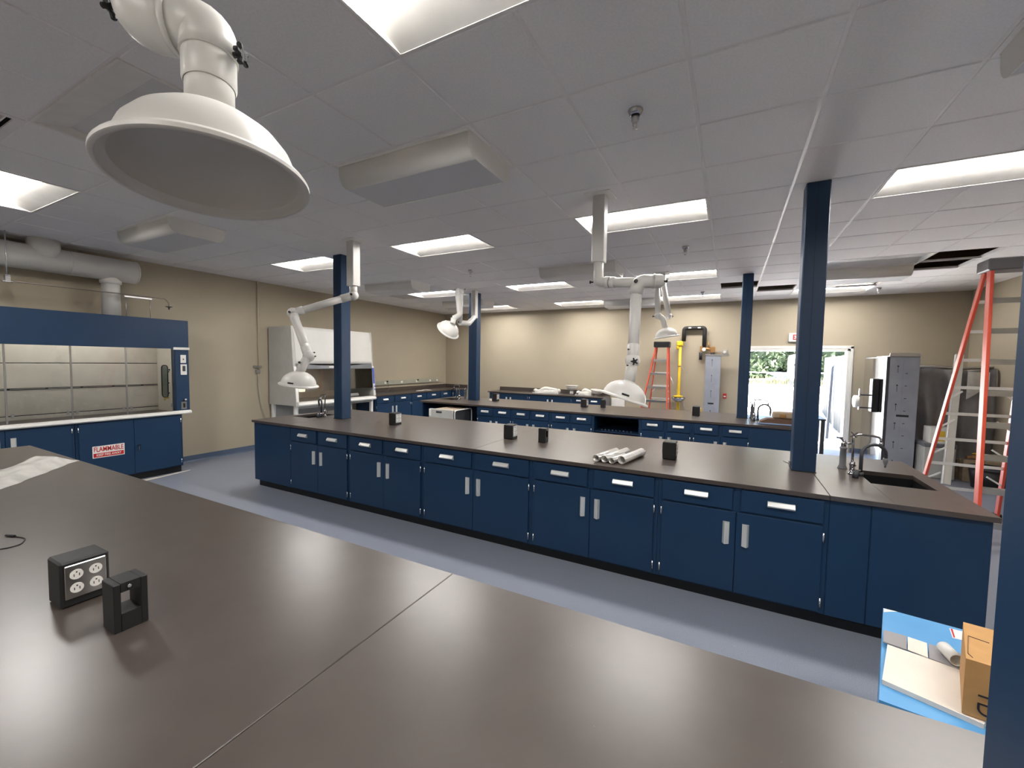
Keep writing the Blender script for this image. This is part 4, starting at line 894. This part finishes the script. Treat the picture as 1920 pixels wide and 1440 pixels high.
# parcel and tool bag beside the far bench faucet
t=thing('tool_bag','brown tool bag with rolled top on the far bench by the faucet','bag',(6.35,7.0,.914))
m=MB(); prof=[(0,0),(.62,0),(.60,.07),(.56,.13),(.30,.16),(.10,.15),(.02,.08)]
m.m=Matrix.Translation((6.10,6.95,.914)); m.prism([(x,z*.55) for x,z in prof],'y',0,.2,False); m.build('bag_body',mat('brown_canvas',(.13,.075,.05),.8),t)
MB(Matrix.Translation((6.26,7.0,1.0))).box(0,.42,0,.12,0,.10,.02).build('tool_tray','wood',t); MB(Matrix.Translation((6.34,6.98,1.02))).box(0,.08,-.035,.0,0,.05,.005).build('buckle','bronze',t)
tag(MB().pipe([(6.08,6.9,.93),(6.5,6.86,.935),(6.56,6.93,.94)],.012,.05,8).build('blue_tube',mat('blue_grey_tube',(.15,.22,.36),.4)),'blue grey tube lying on the edge of the far bench by the tool bag','tube')
tag(MB().cyl((6.06,10.45,0),(5.98,10.62,1.5),.012,seg=8).build('door_stay_rod','dgrey'),'thin dark rod leaning beside the open exit door','rod')
# small black table by the door
t=thing('steel_table','black steel folding table standing near the open exit door','table',(7.15,9.3,0))
MB().box(6.70,7.22,9.0,9.6,.80,.83,.004).build('table_top','dgrey',t)
for x in (6.74,7.18):
    for y in (9.04,9.56): MB().box(x-.03,x+.03,y-.03,y+.03,0,.80,.004).build('leg','dgrey',t)
# ------------------------------------------------------------------ washer and stored goods by the far wall
t=thing('steel_washer','tall stainless washer with one face in arrow-printed grey film by the far wall','washer',(8.27,9.95,0))
MB().box(8.08,8.46,9.20,10.66,0,1.94,.006).build('body','film',t)
MB().box(8.066,8.08,9.32,10.64,.02,1.92,.002).build('mirror_side',mat('mirror_steel',(.82,.82,.83),.08,metal=1.),t)
MB().box(8.04,8.08,9.20,9.33,.0,1.94,.003).build('dark_edge','dgrey',t); MB().box(8.07,8.46,9.185,9.20,1.94,2.0,.004).box(8.07,8.46,9.2,9.9,1.94,1.95).build('top_flange','steel',t)
for k,z in enumerate((1.72,1.40,1.08,.76,.44,.12)): MB().prism([(8.185,z-.05),(8.191,z-.05),(8.191,z+.05),(8.206,z+.05),(8.188,z+.075),(8.170,z+.05),(8.185,z+.05)],'y',9.1985,9.20).build('arrow','ink',t)
for z in (1.66,1.45,1.24,1.03,.82,.61,.4): MB().box(8.285,8.315,9.1985,9.20,z-.005,z+.005).build('film_mark','ink',t)
MB().box(8.252,8.254,9.1985,9.20,.02,1.93).build('film_seam','greycard',t); MB().box(8.20,8.36,9.197,9.20,.93,.965).build('slot_handle','ink',t)
t=thing('wall_control_panel','dark gauge and control unit mounted on the mirror side of the washer','control panel',(8.03,9.8,1.3))
MB().box(7.97,8.066,9.62,9.80,.95,1.55,.008).build('housing','black',t); MB().box(7.965,7.97,9.65,9.77,1.30,1.50,.002).build('screen','signw',t)
MB().pipe([(7.98,9.65,1.25),(7.80,9.65,1.25)],.012,0,8).pipe([(7.98,9.65,1.02),(7.80,9.65,1.02)],.012,0,8).build('gauge_bracket','dgrey',t); MB().box(7.79,7.81,9.63,9.67,.98,1.36,.003).build('gauge_bar','steel',t)
MB().lathe([(.0,0),(.10,0),(.11,.02),(.11,.06),(.0,.06)],(7.79,9.66,1.13),(-1,-.1,0),24).build('gauge','signw',t)
V=[];F=[];nx,ny=26,18
for i in range(nx+1):
    for jj in range(ny+1):
        u,v=i/nx,jj/ny; V.append((8.50+1.02*u,9.62+.10*mn.noise(Vector((u*4,v*3,2)))-.06*(1-v)+.03*math.sin(u*22),.02+1.72*v+.02*math.sin(u*8)*v))
for i in range(nx):
    for jj in range(ny): F.append((i*(ny+1)+jj,(i+1)*(ny+1)+jj,(i+1)*(ny+1)+jj+1,i*(ny+1)+jj+1))
t=thing('wrapped_machine','bulky machine draped in grey plastic wrap in the far room corner','machine',(9.0,10.1,0))
MB().box(8.52,9.50,9.80,10.6,0,1.70,.02).build('body','dgrey',t); ob=MB().add(V,F,True).build('plastic_wrap','tarp',t); md=ob.modifiers.new('t','SOLIDIFY'); md.thickness=.004
MB().pipe([(8.48,9.66,1.77),(8.75,9.64,1.78),(9.1,9.66,1.76),(9.5,9.68,1.78)],.025,.05,8).build('top_pipe','steel',t); MB().box(8.7,9.0,9.7,9.8,1.74,1.79,.01).box(9.05,9.12,9.7,9.8,1.76,1.84,.01).build('pipe_fittings','bronze',t)
V=[(9.15+.26*u,9.53-.02*math.sin(u*6),1.70-.45*v*(1-.5*u)) for u in [i/8 for i in range(9)] for v in [j/6 for j in range(7)]]
F=[(i*7+j,(i+1)*7+j,(i+1)*7+j+1,i*7+j+1) for i in range(8) for j in range(6)]
MB().add(V,F,True).build('hanging_rag','plastic',t)
t=thing('steel_channel','pale steel channel leaning upright between the tall ladder and wrapped machine','channel',(8.7,8.8,0))
MB().beam((8.66,8.58,.0),(8.94,9.25,1.98),.10,.012,(1,0,0),.002).beam((8.62,8.60,.0),(8.90,9.27,1.98),.012,.06,(1,0,0),.002).build('channel','alu',t)
t=thing('storage_case','grey lidded storage case on the floor beside the washer','case',(8.68,9.05,0)); MB().box(8.50,8.88,8.95,9.30,0,.50,.012).build('body','whitegrey',t); MB().box(8.49,8.89,8.94,9.31,.50,.56,.01).build('lid','grey',t)
for x in (8.6,8.78): MB().box(x-.02,x+.02,8.93,8.945,.42,.52,.003).build('latch','dgrey',t)
t=thing('white_box','white box with yellow label on top of the grey storage case','box',(8.7,9.05,.56)); MB().box(8.57,8.86,8.97,9.25,.56,.81,.004).build('box','signw',t); MB().box(8.66,8.74,8.9685,8.97,.60,.76).build('label','ylabel',t)
t=thing('floor_bin','black open bin on the floor behind the tall ladder','bin',(9.1,8.6,0)); MB().lathe([(0,.0),(.20,.0),(.24,.30),(.23,.30),(.19,.02),(0,.02)],(9.15,8.62,0),seg=28).build('tub','black',t); MB().lathe([(.235,0),(.25,.0),(.25,.03),(.235,.03)],(9.15,8.62,.285),(0,0,1),28).build('rim','dgrey',t)
for k in range(3): tag(MB(Matrix.Translation((8.98,8.98+.11*k,0))).box(0,.5,0,.09,.0,.34-.02*k,.004).build('timber_block','wood'),['pale timber block nearest the black bin by the wrapped machine','pale timber block in the middle of the three by the wrapped machine','pale timber block touching the wrapped machine'][k],'timber','timber blocks')
t=thing('brass_valves','loose brass valve fittings on the timber blocks','fitting',(9.15,9.0,.34)); MB().pipe([(9.02,9.02,.375),(9.12,9.05,.38),(9.16,9.12,.37)],.022,.03,10).sphere((9.12,9.04,.385),.04,12,8).build('valve_body','bronze',t); MB().lathe([(.025,0),(.035,.004),(.035,.014),(.025,.018)],(9.12,9.03,.43),(0,.3,1),16).build('hand_wheel','ylw',t)
# ------------------------------------------------------------------ outside the open door
gnd=MB(); N=24
V=[];F=[]
for i in range(13):
    for jj in range(N+1):
        x=-30+i*6.0; y=YF+.2+jj*2.6; z=-.06+max(0,(y-14))*.072; V.append((x,y,z))
for i in range(12):
    for jj in range(N): F.append((i*(N+1)+jj,(i+1)*(N+1)+jj,(i+1)*(N+1)+jj+1,i*(N+1)+jj+1))
struct(MB().add(V,F).build('ground','concrete'))
def shrub(x,y,z,rx,rz,nl,label):
    t=thing('shrub',label,'shrub',(x,y,z),'shrubs across the yard'); V=[];F=[]; 
    for k in range(nl):
        a=random.uniform(0,2*PI); s=random.uniform(-1,1); c=math.sqrt(1-s*s); q=random.uniform(.78,1.08)
        p=Vector((x+rx*c*math.cos(a)*q,y+rx*.8*c*math.sin(a)*q,z+rz*.5+rz*.55*s*q)); 
        if p.z<z: p.z=z+random.uniform(0,.2)
        d=Vector((random.gauss(0,1),random.gauss(0,1),random.gauss(0,1))).normalized(); e=d.cross(Vector((random.gauss(0,1),random.gauss(0,1),random.gauss(0,1)))).normalized(); L=random.uniform(.12,.24); o=len(V)
        V+=[p-d*L,p+e*L*.45,p+d*L,p-e*L*.45]; F.append((o,o+1,o+2,o+3))
    ob=MB().add(V,F).build('foliage','leaf',t); ob['kind']='stuff'
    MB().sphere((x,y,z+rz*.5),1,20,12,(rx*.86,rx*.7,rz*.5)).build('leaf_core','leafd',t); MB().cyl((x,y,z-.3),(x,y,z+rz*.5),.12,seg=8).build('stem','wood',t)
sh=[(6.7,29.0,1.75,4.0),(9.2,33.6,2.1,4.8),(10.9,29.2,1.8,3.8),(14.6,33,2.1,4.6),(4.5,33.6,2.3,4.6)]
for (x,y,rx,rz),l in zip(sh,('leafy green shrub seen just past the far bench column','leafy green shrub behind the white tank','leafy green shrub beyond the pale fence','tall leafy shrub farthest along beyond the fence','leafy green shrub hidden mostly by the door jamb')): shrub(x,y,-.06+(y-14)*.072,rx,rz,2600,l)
V=[];F=[]
for k in range(2600):
    x=random.uniform(3,15); y=random.uniform(25.3,26.9); z=-.06+(y-14)*.072; h=random.uniform(.1,.38); a=random.uniform(0,PI); o=len(V); dx,dy=.03*math.cos(a),.03*math.sin(a)
    V+=[(x-dx,y-dy,z),(x+dx,y+dy,z),(x+random.uniform(-.08,.08),y,z+h)]; F.append((o,o+1,o+2))
ob=MB().add(V,F).build('dry_grass',mat('dry_grass_blade',(.07,.07,.03),.8)); ob['kind']='stuff'; tag(ob,'strip of yellowish dry grass in front of the shrubs','grass')
t=thing('rope_barrier','pale rope strung between thin posts in front of the shrubs','rope',(8,25,.7))
MB().pipe([(3,25,1.55),(6.5,25,1.38),(9.5,25,1.40),(13,25,1.55)],.02,1.0,8).build('rope','signw',t)
for x in (3,6.5,9.5,13): MB().cyl((x,25,.6),(x,25,1.6),.02,seg=8).build('stake','wood',t)
t=thing('white_tank','white cylindrical tank on dark valve legs outside the door','tank',(7.5,16,0))
MB().lathe([(0,1.32),(.26,1.36),(.30,1.45),(.30,2.0),(.27,2.08),(.12,2.12),(0,2.12)],(7.62,16,0),seg=28).build('tank','signw',t); MB().cyl((7.62,16,.05),(7.62,16,1.35),.10,seg=14).build('pedestal','whitegrey',t)
MB().box(7.36,7.46,15.66,15.72,1.12,1.32,.01).build('valve_box','dgrey',t); MB().pipe([(7.45,15.7,1.15),(7.55,15.75,1.05),(7.62,15.8,.8)],.03,.05,8).build('hose','dgrey',t); MB().box(7.45,7.52,15.69,15.71,1.75,1.82,.003).build('gauge_label','ink',t)
t=thing('yard_fence','pale corrugated yard fence running away from the door','fence',(8.3,14,0))
for k in range(12):
    y=12.2+k*.45
    MB().prism([(8.20+.28*k*.1,y),(8.235+.28*k*.1,y+.11),(8.20+.28*k*.1+.01,y+.22),(8.235+.28*k*.1+.01,y+.33),(8.20+.28*(k+1)*.1,y+.45),(8.22+.28*(k+1)*.1,y+.45),(8.255+.28*k*.1,y+.33),(8.22+.28*k*.1+.02,y+.22),(8.255+.28*k*.1,y+.11),(8.22+.28*k*.1,y)],'z',.0,2.05).build('sheet','fence',t)
MB().beam((7.86,12.6,.0),(8.18,14.2,2.05),.05,.05,(1,0,0)).build('brace','dgrey',t); MB().beam((7.98,12.7,.0),(8.22,14.25,1.95),.03,.03,(1,0,0)).build('brace','whitegrey',t)
# open door leaf
dl_=MB(Matrix.Translation((DX1-.005,YF+.21,0))@Matrix.Rotation(math.radians(76),4,'Z')); dl_.box(0,.90,-.045,0,.012,DZ-.01,.004)
struct(dl_.build('door_1','white'))
d1=bpy.data.objects['door_1']
for z in (.35,1.05,1.85): MB(Matrix.Translation((DX1-.005,YF+.20,0))).box(-.03,.01,-.012,.012,z-.06,z+.06,.002).build('hinge','grey',d1)
